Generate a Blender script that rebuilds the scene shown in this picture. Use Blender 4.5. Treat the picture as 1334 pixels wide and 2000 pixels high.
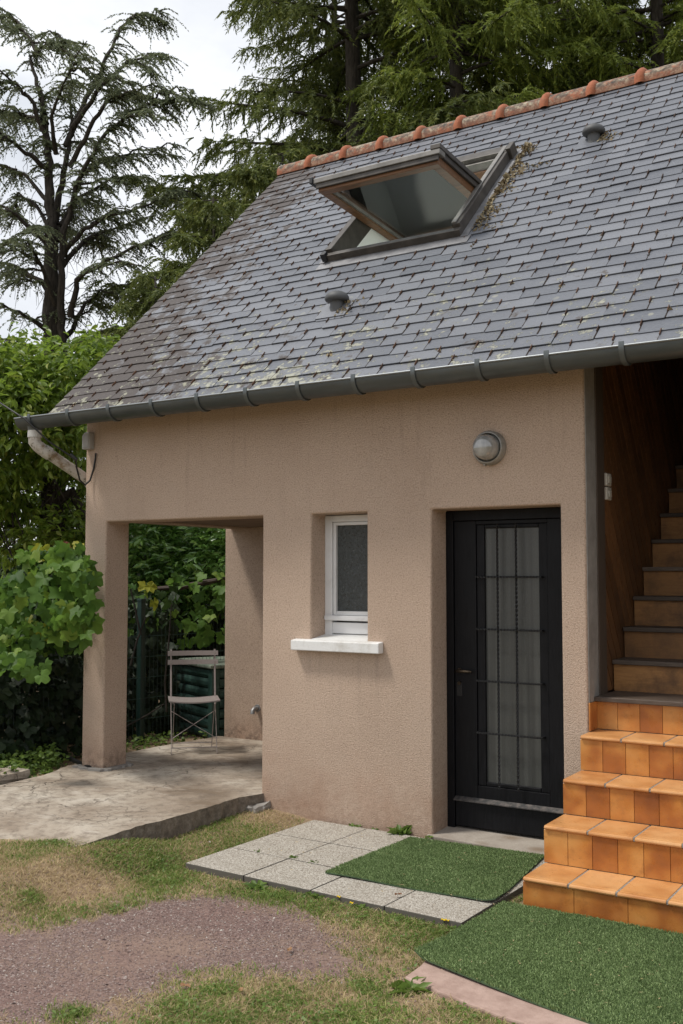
import bpy, bmesh, math, random
import numpy as np
from mathutils import Vector

# ------------------------------------------------------------------ scene, camera, light
sc = bpy.context.scene
for o in list(bpy.data.objects): bpy.data.objects.remove(o)
col = sc.collection
R = math.radians
F_PX, YAW, PITCH = 2035.3, 0.568672, 0.061019       # photo: 1334 x 2000 px
CAM = np.array([0.0, -6.15, 1.67])
cd = bpy.data.cameras.new('camera'); cam = bpy.data.objects.new('camera', cd); col.objects.link(cam)
cam.location = CAM; cam.rotation_euler = (math.pi/2 + PITCH, 0, YAW)
cd.sensor_fit = 'VERTICAL'; cd.sensor_height = 36; cd.sensor_width = 36
cd.lens = 36*F_PX/2000; cd.clip_end = 2000; cd.clip_start = .05
sc.camera = cam

SUN_TO = Vector((-.42, -.36, 1)).normalized()        # towards the sun
w = bpy.data.worlds.new('World'); sc.world = w; w.use_nodes = True
nt = w.node_tree; nt.nodes.clear()
wo = nt.nodes.new('ShaderNodeOutputWorld'); bg = nt.nodes.new('ShaderNodeBackground')
sky = nt.nodes.new('ShaderNodeTexSky'); sky.sky_type = 'NISHITA'; sky.sun_disc = False
sky.sun_elevation = math.asin(SUN_TO.z); sky.sun_rotation = math.atan2(SUN_TO.x, SUN_TO.y)
tc = nt.nodes.new('ShaderNodeTexCoord'); mp = nt.nodes.new('ShaderNodeMapping'); mp.inputs['Scale'].default_value = (1, 1, 2.2)
nz = nt.nodes.new('ShaderNodeTexNoise'); nz.inputs['Scale'].default_value = 2.6; nz.inputs['Detail'].default_value = 7; nz.inputs['Roughness'].default_value = .55
rp = nt.nodes.new('ShaderNodeValToRGB')
rp.color_ramp.elements[0].position = .36; rp.color_ramp.elements[0].color = (.53, .56, .61, 1)
rp.color_ramp.elements[1].position = .62; rp.color_ramp.elements[1].color = (.82, .83, .85, 1)
sc10 = nt.nodes.new('ShaderNodeVectorMath'); sc10.operation = 'SCALE'; sc10.inputs['Scale'].default_value = 9.6
mx = nt.nodes.new('ShaderNodeMix'); mx.data_type = 'RGBA'; mx.inputs['Factor'].default_value = .93
L = nt.links.new
L(tc.outputs['Generated'], mp.inputs['Vector']); L(mp.outputs['Vector'], nz.inputs['Vector']); L(nz.outputs['Fac'], rp.inputs['Fac'])
L(rp.outputs['Color'], sc10.inputs[0]); L(sky.outputs['Color'], mx.inputs['A']); L(sc10.outputs['Vector'], mx.inputs['B'])
L(mx.outputs['Result'], bg.inputs['Color']); bg.inputs['Strength'].default_value = .1
L(bg.outputs['Background'], wo.inputs['Surface'])

sd = bpy.data.lights.new('sun', 'SUN'); sd.energy = 2.1; sd.angle = R(9); sd.color = (1, .95, .87)
sun = bpy.data.objects.new('sun', sd); col.objects.link(sun)
sun.rotation_euler = SUN_TO.to_track_quat('Z', 'Y').to_euler(); sun.location = (-8, -8, 20)
vs = sc.view_settings; vs.view_transform = 'Standard'; vs.look = 'None'; vs.exposure = .5; vs.gamma = 1; vs.use_curve_mapping = False
sc.render.engine = 'CYCLES'; sc.render.resolution_x = 683; sc.render.resolution_y = 1024

# ------------------------------------------------------------------ pixel helpers (photo pixels -> rays)
def _rot():
    f = np.array([-math.sin(YAW)*math.cos(PITCH), math.cos(YAW)*math.cos(PITCH), math.sin(PITCH)])
    r = np.array([math.cos(YAW), math.sin(YAW), 0]); u = np.cross(r, f)
    return np.array([r, -u, f])
ROT = _rot()
def IP(x, y, d):
    """point seen at photo pixel (x, y) at depth d metres"""
    return CAM + ROT.T @ np.array([(x-667)/F_PX*d, (y-1000)/F_PX*d, d])
def PY(x, y, Y):
    r = ROT.T @ np.array([x-667, y-1000, F_PX]); return CAM + r*(Y-CAM[1])/r[1]
def PZ(x, y, Z):
    r = ROT.T @ np.array([x-667, y-1000, F_PX]); return CAM + r*(Z-CAM[2])/r[2]
def PROJ(P):
    q = (np.asarray(P, float)-CAM) @ ROT.T
    return 667+F_PX*q[..., 0]/q[..., 2], 1000+F_PX*q[..., 1]/q[..., 2], q[..., 2]

# ------------------------------------------------------------------ materials
MATS = {}
class N:
    """tiny node helper"""
    def __init__(s, name):
        s.m = bpy.data.materials.new(name); s.m.use_nodes = True; s.t = s.m.node_tree
        s.b = s.t.nodes['Principled BSDF']; s.out = s.t.nodes['Material Output']; MATS[name] = s.m
        s.geo = s.t.nodes.new('ShaderNodeNewGeometry'); s.pos = s.geo.outputs['Position']
    def n(s, typ, **kw):
        x = s.t.nodes.new(typ)
        for k, v in kw.items(): setattr(x, k, v)
        return x
    def l(s, a, b): s.t.links.new(a, b); return s
    def vec(s, scale=(1, 1, 1), src=None, loc=(0, 0, 0), rot=(0, 0, 0)):
        m = s.n('ShaderNodeMapping'); m.inputs['Scale'].default_value = scale; m.inputs['Location'].default_value = loc; m.inputs['Rotation'].default_value = rot
        s.l(src or s.pos, m.inputs['Vector']); return m.outputs['Vector']
    def noise(s, scale, detail=4, rough=.55, src=None, dist=0):
        x = s.n('ShaderNodeTexNoise'); x.inputs['Scale'].default_value = scale; x.inputs['Detail'].default_value = detail
        x.inputs['Roughness'].default_value = rough; x.inputs['Distortion'].default_value = dist
        s.l(src or s.pos, x.inputs['Vector']); return x.outputs['Fac']
    def voro(s, scale, feature='F1', src=None, out='Distance', rnd=1):
        x = s.n('ShaderNodeTexVoronoi', feature=feature); x.inputs['Scale'].default_value = scale; x.inputs['Randomness'].default_value = rnd
        s.l(src or s.pos, x.inputs['Vector']); return x.outputs[out]
    def ramp(s, fac, *stops, interp='LINEAR'):
        x = s.n('ShaderNodeValToRGB'); cr = x.color_ramp; cr.interpolation = interp
        while len(cr.elements) < len(stops): cr.elements.new(.5)
        for e, (p, c) in zip(cr.elements, stops):
            e.position = p; e.color = (*c, 1) if isinstance(c, (tuple, list)) else (c, c, c, 1)
        s.l(fac, x.inputs['Fac']); return x.outputs['Color']
    def mix(s, fac, a, b, mode='MIX'):
        x = s.n('ShaderNodeMix', data_type='RGBA', blend_type=mode)
        for v, k in ((fac, 'Factor'), (a, 'A'), (b, 'B')):
            if hasattr(v, 'links'): s.l(v, x.inputs[k])
            elif k == 'Factor': x.inputs[k].default_value = v
            else: x.inputs[k].default_value = (*v, 1) if isinstance(v, (tuple, list)) else (v, v, v, 1)
        return x.outputs['Result']
    def math(s, op, a, b=0.5, c=None):
        x = s.n('ShaderNodeMath', operation=op)
        for i, v in enumerate((a, b, c)):
            if v is None: continue
            if hasattr(v, 'links'): s.l(v, x.inputs[i])
            else: x.inputs[i].default_value = v
        return x.outputs[0]
    def xyz(s, i, src=None):
        x = s.n('ShaderNodeSeparateXYZ'); s.l(src or s.pos, x.inputs[0]); return x.outputs[i]
    def mrange(s, v, a, b, c=0, d=1, clamp=True):
        x = s.n('ShaderNodeMapRange'); x.clamp = clamp; s.l(v, x.inputs['Value'])
        for k, q in zip(('From Min', 'From Max', 'To Min', 'To Max'), (a, b, c, d)): x.inputs[k].default_value = q
        return x.outputs['Result']
    def rnd(s):
        """random per object and per loose piece"""
        oi = s.n('ShaderNodeObjectInfo')
        return s.math('FRACT', s.math('ADD', oi.outputs['Random'], s.geo.outputs['Random Per Island']))
    def attr(s, name, out='Color'):
        x = s.n('ShaderNodeAttribute'); x.attribute_name = name; return x.outputs[out]
    def bump(s, h, dist=.01, strength=1):
        x = s.n('ShaderNodeBump'); x.inputs['Distance'].default_value = dist; x.inputs['Strength'].default_value = strength
        s.l(h, x.inputs['Height'])
        if s.b.inputs['Normal'].links: s.l(s.b.inputs['Normal'].links[0].from_socket, x.inputs['Normal'])
        s.l(x.outputs['Normal'], s.b.inputs['Normal']); return s
    def base(s, c, rough=.8, metal=0, spec=.5):
        if hasattr(c, 'links'): s.l(c, s.b.inputs['Base Color'])
        else: s.b.inputs['Base Color'].default_value = (*c, 1)
        if hasattr(rough, 'links'): s.l(rough, s.b.inputs['Roughness'])
        else: s.b.inputs['Roughness'].default_value = rough
        s.b.inputs['Metallic'].default_value = metal; s.b.inputs['Specular IOR Level'].default_value = spec
        return s
    def translucent(s, color, fac=.35):
        t = s.n('ShaderNodeBsdfTranslucent'); m = s.n('ShaderNodeMixShader'); m.inputs[0].default_value = fac
        if hasattr(color, 'links'): s.l(color, t.inputs['Color'])
        else: t.inputs['Color'].default_value = (*color, 1)
        s.l(s.b.outputs[0], m.inputs[1]); s.l(t.outputs[0], m.inputs[2]); s.l(m.outputs[0], s.out.inputs['Surface'])
        return s

# stucco
n = N('stucco')
c = n.ramp(n.noise(1.3, 5, .6), (.3, (.51, .385, .298)), (.7, (.615, .472, .37)))
c = n.mix(n.mrange(n.noise(105, 4, .75), .45, .68, 0, .7), c, (.27, .19, .14))
zz = n.xyz(2)
low = n.math('MULTIPLY', n.mrange(zz, .05, .55, 1, 0), n.mrange(n.noise(3.2, 5, .65), .35, .62, 0, 1))
c = n.mix(n.math('MULTIPLY', low, .38), c, (.33, .17, .10))
foot = n.math('MULTIPLY', n.mrange(zz, .06, .3, 1, 0), n.mrange(n.noise(14, 6, .7), .46, .58, 0, 1))
foot = n.math('MULTIPLY', foot, n.mrange(n.xyz(0), -5.6, -6.1, 0, 1))
c = n.mix(n.math('MULTIPLY', foot, .7), c, (.07, .05, .04))
streak = n.mrange(n.noise(6, 4, .6, src=n.vec((2.2, 2.2, .18))), .56, .72, 0, .3)
c = n.mix(n.math('MULTIPLY', streak, n.mrange(zz, 1.9, 2.9, 0, 1)), c, (.2, .145, .11))
drip = n.math('MULTIPLY', n.mrange(n.noise(9, 5, .65, src=n.vec((1.6, 1, .12))), .5, .66, 0, 1), n.math('MULTIPLY', n.mrange(zz, .55, 1.13, 0, 1), n.mrange(zz, 1.145, 1.15, 1, 0)))
xx = n.xyz(0); drip = n.math('MULTIPLY', drip, n.math('MULTIPLY', n.mrange(xx, -4.36, -4.28, 0, 1), n.mrange(xx, -3.62, -3.55, 1, 0)))
c = n.mix(n.math('MULTIPLY', drip, .3), c, (.24, .185, .145))
spl = n.math('MULTIPLY', n.mrange(zz, -.04, .28, 1, 0), n.mrange(n.noise(22, 8, .75), .42, .62, 0, 1))
c = n.mix(n.math('MULTIPLY', spl, .55), c, (.26, .165, .115))
c = n.mix(n.mrange(n.noise(2.6, 8, .7), .52, .68, 0, .22), c, (.36, .28, .22))
pits = n.ramp(n.voro(95), (.05, 0.), (.32, 1.))
c = n.mix(n.math('MULTIPLY', n.mrange(n.noise(60, 2), .6, .72, 0, 1), .4), c, (.2, .14, .1))
n.base(c, .92, spec=.2).bump(n.noise(115, 4, .7), .012, .8).bump(pits, .006, .5)

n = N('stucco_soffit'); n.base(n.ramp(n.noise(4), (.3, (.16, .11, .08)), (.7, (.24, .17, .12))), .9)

# slate
n = N('slate')
r = n.rnd()
c = n.ramp(r, (0, (.082, .091, .112)), (.5, (.118, .128, .152)), (1, (.160, .170, .194)))
c = n.mix(n.mrange(n.noise(28, 5, .6, src=n.vec((1, 3, 3))), .35, .7, 0, .5), c, (.15, .158, .175))
X = n.xyz(0); Z = n.xyz(2)
edge = n.mrange(X, -6.6, -5.0, 1, 0)
lowr = n.mrange(Z, 3.0, 4.0, 1, 0)
wt = n.math('ADD', n.math('MULTIPLY', edge, .30), n.math('MULTIPLY', n.math('MULTIPLY', lowr, n.mrange(X, -6, -3.4, 1.2, .35)), .17))
dirt = n.math('ADD', n.noise(4.5, 7, .68, dist=.4), wt)
dm = n.mrange(dirt, .645, .735, 0, 1)
c = n.mix(n.math('MULTIPLY', dm, .88), c, n.mix(n.noise(40, 4), (.038, .031, .029), (.095, .076, .066)))
# lichen discs and crusts
cellm = n.mrange(n.noise(1.7, 3, .5),   .44, .52, 0, 1)
dv = n.voro(8.5, src=n.vec((1, 1, 1)))
lm = n.math('MULTIPLY', n.math('MULTIPLY', n.mrange(n.math('ADD', dv, n.math('MULTIPLY', n.noise(55, 4), .16)), .235, .28, 1, 0), cellm), n.mrange(Z, 3.05, 4.0, 1, 0))
lm = n.math('MULTIPLY', lm, n.mrange(n.noise(5, 2), .46, .50, 0, 1))
crust = n.math('ADD', n.math('ADD', n.noise(13, 9, .74), n.math('MULTIPLY', lowr, .10)), n.math('MULTIPLY', n.noise(1.6, 2), .42))
crust = n.math('MULTIPLY', n.mrange(crust, .85, .885, 0, 1), n.mrange(Z, 4.3, 3.6, 0, 1))
lm = n.math('MAXIMUM', lm, n.math('MULTIPLY', crust, .8))
c = n.mix(lm, c, n.mix(n.noise(90, 3), (.25, .25, .18), (.43, .425, .335)))
n.base(c, n.mrange(dm, 0, 1, .42, .85), spec=.5).bump(n.noise(45, 5, .6, src=n.vec((1, 2, 2))), .006, .5).bump(lm, .004, .7)
n = N('slate_dark'); n.base((.05, .05, .056), .8)

n = N('rust_hook'); n.base(n.ramp(n.rnd(), (0, (.05, .026, .015)), (1, (.12, .058, .03))), .8)
n = N('joint_dirt'); n.base(n.ramp(n.noise(60, 4), (.3, (.022, .019, .018)), (.7, (.06, .045, .036))), .95, spec=.1)
n = N('moss_litter'); n.base(n.ramp(n.rnd(), (0, (.20, .15, .09)), (.5, (.36, .31, .2)), (1, (.10, .065, .04))), .95, spec=.1)
n = N('terracotta')
c = n.ramp(n.noise(5, 5, .6), (.3, (.27, .085, .042)), (.7, (.38, .135, .066)))
up = n.xyz(2, n.geo.outputs['Normal'])
g = n.math('MULTIPLY', n.mrange(n.noise(11, 8, .72), .36, .50, 0, 1), n.mrange(up, -.1, .4, .45, 1.))
c = n.mix(g, c, n.ramp(n.noise(17, 7, .7), (.38, (.055, .045, .038)), (.5, (.15, .115, .085)), (.6, (.36, .32, .235))))
n.base(c, .85).bump(n.noise(60, 4), .008, .5)
n = N('terracotta_clean')
n.base(n.ramp(n.noise(8, 5, .6), (.3, (.25, .07, .03)), (.5, (.36, .115, .05)), (.75, (.20, .10, .06))), .8).bump(n.noise(60, 4), .006, .5)

n = N('zinc')
c = n.ramp(n.noise(3, 6, .6, src=n.vec((.4, 2, 2))), (.3, (.065, .077, .083)), (.7, (.125, .14, .145)))
n.base(c, n.mrange(n.noise(9, 4), .3, .7, .32, .55), metal=.55).bump(n.noise(20, 3), .004, .3)
n = N('zinc_strap'); n.base((.115, .13, .135), .45, metal=.5)
n = N('zinc_lip'); n.base((.22, .235, .245), .42, metal=.7)
n = N('lead'); n.base(n.ramp(n.noise(12, 5), (.3, (.16, .16, .17)), (.7, (.27, .27, .28))), .5, metal=.4)
n = N('vent_grey'); n.base(n.ramp(n.noise(10, 5), (.3, (.06, .062, .066)), (.7, (.085, .087, .09))), .6)
n = N('window_cladding')
n.base(n.ramp(n.noise(11, 6, .65), (.3, (.045, .04, .036)), (.7, (.10, .09, .08))), .5, metal=.3)
n = N('window_cladding_grey')
n.base(n.ramp(n.noise(11, 6, .65), (.3, (.14, .135, .125)), (.7, (.24, .23, .215))), .5, metal=.3)
n = N('sash_wood')
n.base(n.ramp(n.noise(14, 5, .6, src=n.vec((.3, 3, 3))), (.3, (.095, .04, .012)), (.7, (.20, .09, .03))), .45)
n = N('lining_white'); n.base(n.ramp(n.noise(3), (.3, (.84, .87, .85)), (.7, (.88, .90, .88))), .8)
n = N('black_rubber'); n.base((.012, .013, .016), .5)
n = N('sticker'); n.base((.7, .7, .7), .5)

def glass(name, tint, rough=0., refl=1):
    n = N(name); t = n.t; t.nodes.remove(n.b)
    tr = n.n('ShaderNodeBsdfTransparent'); tr.inputs[0].default_value = (*tint, 1)
    gl = n.n('ShaderNodeBsdfGlossy'); gl.inputs['Roughness'].default_value = rough
    fr = n.n('ShaderNodeFresnel'); fr.inputs[0].default_value = 1.5
    m = n.n('ShaderNodeMixShader'); n.l(n.math('MULTIPLY', fr.outputs[0], refl), m.inputs[0]); n.l(tr.outputs[0], m.inputs[1]); n.l(gl.outputs[0], m.inputs[2])
    n.l(m.outputs[0], n.out.inputs['Surface'])
glass('sash_glass', (.93, .96, .94), refl=1.)
n = N('pattern_glass')
h = n.noise(75, 3, .6, dist=1.2)
n.base(n.ramp(h, (.35, (.012, .016, .016)), (.62, (.045, .055, .055)), (.72, (.13, .14, .14))), .16, spec=.8).bump(h, .012, .8)
n = N('curtain_glass')
c = n.ramp(n.noise(260, 2), (.3, (.058, .06, .056)), (.7, (.088, .09, .084)))
c = n.mix(n.mrange(n.noise(20, 3, src=n.vec((1, 1, .02))), .4, .6, 0, .75), c, (.036, .037, .035))  # shadows of the curtain folds painted as dark vertical bands
n.base(c, .28, spec=.5).bump(n.noise(240, 2), .003, .35)

n = N('white_paint'); n.base(n.mix(n.mrange(n.noise(7, 8, .72), .5, .7, 0, .6), (.74, .74, .73), (.46, .43, .38)), .5).bump(n.noise(70, 4), .004, .3)
n = N('white_frame'); n.base(n.mix(n.mrange(n.noise(8, 6, .65), .5, .75, 0, .5), (.70, .70, .70), (.48, .47, .45)), .4)
n = N('black_wood')
n.base(n.mix(n.mrange(n.noise(45, 8, .8), .64, .74, 0, .8), n.ramp(n.noise(30, 5, .6, src=n.vec((3, 3, .25))), (.35, (.0035, .0035, .0045)), (.75, (.009, .009, .011))), (.035, .033, .032)), n.mrange(n.noise(6, 4), .3, .7, .4, .55), spec=.2).bump(n.noise(60, 4, .6, src=n.vec((3, 3, .2))), .002, .4)
n = N('iron'); n.base((.013, .013, .014), .42, metal=.2)
n = N('old_brass'); n.base(n.ramp(n.noise(40), (.3, (.035, .027, .02)), (.7, (.11, .08, .05))), .4, metal=.8)
n = N('worn_ledge'); n.base(n.ramp(n.noise(25, 5, .6), (.4, (.02, .02, .02)), (.7, (.12, .10, .09))), .6)

n = N('concrete_grey'); c = n.ramp(n.noise(6, 8, .65), (.3, (.19, .175, .16)), (.7, (.32, .30, .275)))
n.base(c, .9).bump(n.noise(50, 5, .6), .006, .5)
n = N('threshold'); c = n.ramp(n.noise(5, 7, .65), (.3, (.24, .20, .165)), (.7, (.38, .34, .29)))
c = n.mix(n.mrange(n.voro(2.6, src=n.vec((1.3, 2, 1), loc=(.3, .2, 0))), .12, .3, .6, 0), c, (.16, .10, .05))
n.base(c, .85).bump(n.noise(60, 4), .004, .4)
n = N('porch_concrete')
c = n.ramp(n.noise(1.6, 8, .62), (.32, (.19, .145, .105)), (.45, (.31, .255, .20)), (.58, (.41, .355, .29)), (.72, (.52, .47, .40)))
c = n.mix(n.mrange(n.noise(13, 8, .75), .48, .66, 0, .75), c, (.15, .12, .095))
c = n.mix(n.mrange(n.noise(5, 6, .7, src=n.vec((.5, 2, 1))), .58, .68, 0, .5), c, (.52, .47, .41))
cr = n.voro(1.5, 'DISTANCE_TO_EDGE', src=n.vec((1, 1, .2)))
x = n.n('ShaderNodeTexVoronoi', feature='DISTANCE_TO_EDGE'); x.inputs['Scale'].default_value = 2.1
vm = n.n('ShaderNodeVectorMath', operation='ADD'); nn = n.n('ShaderNodeTexNoise'); nn.inputs['Scale'].default_value = 5; nn.inputs['Detail'].default_value = 6
vs2 = n.n('ShaderNodeVectorMath', operation='SCALE'); vs2.inputs['Scale'].default_value = .35
n.l(n.pos, nn.inputs['Vector']); n.l(nn.outputs['Color'], vs2.inputs[0]); n.l(vs2.outputs['Vector'], vm.inputs[0]); n.l(n.pos, vm.inputs[1]); n.l(vm.outputs['Vector'], x.inputs['Vector'])
crk = n.math('MULTIPLY', n.mrange(x.outputs['Distance'], 0, .013, 1, 0), n.mrange(n.noise(1.1, 3), .45, .58, 0, 1))
x2 = n.n('ShaderNodeTexVoronoi', feature='DISTANCE_TO_EDGE'); x2.inputs['Scale'].default_value = 8; n.l(vm.outputs['Vector'], x2.inputs['Vector'])
crk2 = n.math('MULTIPLY', n.mrange(x2.outputs['Distance'], 0, .03, 1, 0), n.math('MULTIPLY', n.mrange(n.noise(2.3, 4), .5, .6, 0, 1), n.mrange(n.xyz(1), -.1, -.7, 0, 1)))
crk = n.math('MAXIMUM', crk, n.math('MULTIPLY', crk2, .45))
c = n.mix(n.math('MULTIPLY', crk, .8), c, (.05, .04, .032))
n.base(c, .92, spec=.25).bump(n.noise(35, 6, .7), .012, .6).bump(n.math('SUBTRACT', 1., crk), .012, .8).bump(n.noise(4, 4), .03, .5)
n = N('concrete_edge'); n.base(n.ramp(n.noise(16, 8, .75), (.3, (.075, .06, .046)), (.5, (.17, .14, .11)), (.7, (.30, .255, .205))), .95).bump(n.noise(40, 6, .7), .02, .8)
n = N('pink_concrete'); n.base(n.ramp(n.noise(9, 7, .65), (.3, (.28, .185, .15)), (.7, (.44, .315, .265))), .9).bump(n.noise(60, 5), .006, .5)

n = N('aggregate')
cv = n.voro(150, out='Color'); s0 = n.n('ShaderNodeSeparateColor'); n.l(cv, s0.inputs[0])
c = n.ramp(s0.outputs[0], (0, (.17, .145, .115)), (.35, (.36, .325, .275)), (.7, (.47, .44, .385)), (1, (.60, .57, .51)))
c = n.mix(n.ramp(n.voro(150), (.45, 0.), (.75, .55)), c, (.24, .21, .175))
c = n.mix(n.mrange(n.noise(3.5, 5, .6), .45, .7, 0, .35), c, (.27, .24, .19))
n.base(c, .85).bump(n.ramp(n.voro(150), (.1, 1.), (.75, 0.)), .004, .7)
n = N('paver_side'); n.base((.10, .09, .075), .95)

n = N('glazed_tile')
r = n.rnd()
c = n.ramp(n.math('ADD', n.math('MULTIPLY', n.noise(6.0, 2, .45), .85), n.math('MULTIPLY', r, .30)), (.34, (.57, .275, .080)), (.50, (.49, .20, .048)), (.66, (.36, .122, .028)), (.9, (.22, .07, .02)))
c = n.mix(n.mrange(n.noise(16, 9, .78), .52, .72, 0, .5), c, (.19, .075, .028))
c = n.mix(n.mrange(n.noise(120, 3, .6), .66, .72, 0, .5), c, (.12, .05, .02))
n.base(c, n.mrange(n.noise(20, 3), .3, .7, .24, .4), spec=.5).bump(n.noise(26, 3), .003, .35)
n = N('nosing_tile')
r = n.rnd()
c = n.ramp(n.math('ADD', n.math('MULTIPLY', n.noise(5.5, 3, .5), .8), n.math('MULTIPLY', r, .24)), (.34, (.62, .335, .14)), (.54, (.55, .265, .095)), (.76, (.42, .17, .05)))
c = n.mix(n.mrange(n.noise(14, 9, .78), .52, .72, 0, .5), c, (.30, .15, .075))
c = n.mix(n.mrange(n.noise(130, 3, .6), .66, .72, 0, .5), c, (.16, .075, .035))
n.base(c, n.mrange(n.noise(20, 3), .3, .7, .26, .45)).bump(n.noise(30, 3), .002, .35)
n = N('grout'); n.base(n.ramp(n.noise(60, 7, .75), (.3, (.10, .085, .07)), (.5, (.25, .225, .2)), (.7, (.42, .40, .37))), .95).bump(n.noise(150, 3), .004, .7)

def wood(name, a, b, dirt=None, sc_=(1, 8, 8), rough=.6):
    n = N(name); r = n.rnd()
    off = n.n('ShaderNodeVectorMath', operation='ADD'); n.l(n.pos, off.inputs[0])
    cm = n.n('ShaderNodeCombineXYZ'); n.l(n.math('MULTIPLY', r, 9), cm.inputs[0]); n.l(cm.outputs[0], off.inputs[1])
    g = n.noise(9, 6, .65, src=n.vec(sc_, src=off.outputs[0]), dist=.6)
    c = n.ramp(g, (.3, a), (.7, b)); c = n.mix(n.math('MULTIPLY', r, .75), c, tuple(v*.5 for v in a))
    if dirt: c = n.mix(n.mrange(n.noise(3.5, 7, .7, src=off.outputs[0]), .47, .68, 0, .8), c, dirt)
    n.base(c, rough).bump(g, .004, .4)
wood('stair_riser_wood', (.27, .12, .034), (.42, .205, .065), (.075, .034, .013))
wood('stair_tread_wood', (.06, .042, .031), (.15, .108, .08))
wood('plank_wood', (.13, .055, .020), (.27, .125, .048), (.07, .034, .018), sc_=(4, 4, 1), rough=.5)
wood('old_timber', (.085, .062, .046), (.19, .145, .11), sc_=(8, 8, .7))
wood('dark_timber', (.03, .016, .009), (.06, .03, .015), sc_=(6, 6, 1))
wood('grey_board', (.10, .085, .07), (.22, .19, .16), sc_=(1, 8, 8))

n = N('chair_paint'); n.base(n.mix(n.mrange(n.noise(40, 5, .65), .6, .75, 0, .6), (.36, .31, .29), (.2, .14, .11)), .5)
n = N('galvanised'); n.base((.3, .3, .3), .5, metal=.6)
n = N('pvc_pipe')
c = n.mix(n.mrange(n.noise(11, 6, .7), .5, .66, 0, 1), (.50, .47, .43), (.22, .15, .085))
c = n.mix(n.mrange(n.noise(30, 6, .7), .56, .64, 0, .8), c, (.07, .065, .03)); n.base(c, .5)
n = N('pvc_clean'); n.base(n.mix(n.mrange(n.noise(8, 5), .5, .7, 0, .6), (.52, .51, .48), (.38, .34, .28)), .45)
n = N('grey_plastic'); n.base(n.ramp(n.noise(9), (.3, (.30, .29, .28)), (.7, (.4, .39, .38))), .5)
n = N('black_cable'); n.base((.012, .012, .013), .5)
n = N('lamp_rim'); n.base(n.ramp(n.noise(16, 5), (.3, (.20, .19, .17)), (.7, (.34, .32, .29))), .45, metal=.3)
n = N('lamp_glass'); n.base(n.ramp(n.noise(22, 3, src=n.vec((1, 1, .4))), (.3, (.17, .17, .165)), (.7, (.36, .36, .35))), .06, spec=1.)
n.b.inputs['Coat Weight'].default_value = .8; n.b.inputs['Coat Roughness'].default_value = .03
n = N('switch_plastic'); n.base((.52, .49, .42), .4)
n = N('fence_green'); n.base((.012, .035, .028), .45)
n = N('bin_green'); n.base(n.ramp(n.noise(12, 5), (.3, (.018, .05, .04)), (.7, (.04, .085, .07))), .42)
n = N('bin_lid'); n.base(n.ramp(n.noise(20, 6, .7), (.35, (.07, .11, .08)), (.6, (.22, .25, .2)), (.8, (.36, .37, .32))), .6)
n = N('black_hose'); n.base((.01, .01, .011), .45)

# ground
n = N('ground')
z = n.attr('zone'); s0 = n.n('ShaderNodeSeparateColor'); n.l(z, s0.inputs[0])
gravel = n.mix(n.mrange(n.noise(1.8, 5, .6), .42, .62, 0, .8), n.ramp(n.noise(38, 6, .7), (.3, (.125, .080, .071)), (.5, (.20, .132, .115)), (.7, (.275, .195, .168))), n.ramp(n.noise(30, 6, .7), (.3, (.19, .13, .10)), (.7, (.31, .225, .18))))
soil = n.ramp(n.noise(14, 7, .68), (.3, (.215, .145, .095)), (.7, (.37, .265, .18)))
dry = n.ramp(n.noise(45, 6, .7), (.3, (.21, .15, .088)), (.7, (.38, .295, .18)))
grn = n.ramp(n.noise(40, 6, .7), (.3, (.10, .105, .04)), (.7, (.22, .20, .09)))
c = n.mix(s0.outputs[0], soil, gravel); c = n.mix(s0.outputs[2], c, dry); c = n.mix(s0.outputs[1], c, grn)
n.base(c, .97, spec=.15).bump(n.noise(70, 6, .7), .01, .7).bump(n.voro(60), .006, .5)
n = N('gravel_stone'); r = n.rnd()
n.base(n.ramp(r, (0, (.10, .066, .059)), (.5, (.19, .127, .112)), (.85, (.25, .185, .165)), (.975, (.31, .265, .24)), (1, (.45, .42, .38))), .9)

def leafmat(name, dark, light, yellow=None, tr=.3, rough=.45, spec=.4, tcol=None):
    n = N(name); r = n.rnd()
    st = [(0, dark), (.75, light)] + ([(.97, yellow)] if yellow else [(1, light)])
    c = n.ramp(r, *st); c = n.mix(n.mrange(n.noise(2.2, 3), .35, .65, 0, .5), c, dark)
    n.base(c, rough, spec=spec)
    n.translucent(n.mix(.5, c, tcol or tuple(v*1.7 for v in light)), tr)
leafmat('fir_needles', (.050, .072, .020), (.15, .18, .042), (.21, .22, .05), .25, .6, .25)
leafmat('fir_needles_bright', (.075, .11, .02), (.225, .28, .048), (.29, .31, .06), .3, .6, .25)
leafmat('cedar_needles', (.075, .095, .055), (.18, .21, .12), (.25, .26, .13), .25, .7, .2)
leafmat('cherry_leaf', (.075, .13, .018), (.20, .29, .04), (.30, .33, .06), .42, .42)
leafmat('laurel_leaf', (.045, .11, .022), (.14, .27, .055), (.23, .36, .08), .22, .3, .5)
leafmat('vine_leaf', (.036, .088, .013), (.14, .25, .042), (.25, .34, .055), .4, .55, .25)
leafmat('vine_leaf_shaded', (.014, .032, .008), (.04, .08, .016), None, .3, .5, .25)  # darker vine leaf, shade inside the clump put into its colour
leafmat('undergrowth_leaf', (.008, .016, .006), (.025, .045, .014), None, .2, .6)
leafmat('grass_blade', (.105, .165, .036), (.245, .325, .085), (.55, .46, .21), .35, .65, .2)
leafmat('dry_blade', (.31, .23, .13), (.58, .46, .28), (.30, .28, .11), .25, .8, .2)
leafmat('weed_leaf', (.07, .125, .022), (.165, .25, .05), (.14, .2, .05), .3, .5)
leafmat('yellow_leaf', (.20, .22, .02), (.36, .36, .045), None, .35, .5, .25)
leafmat('red_leaf', (.14, .035, .015), (.25, .07, .02), None, .3, .5)
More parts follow.
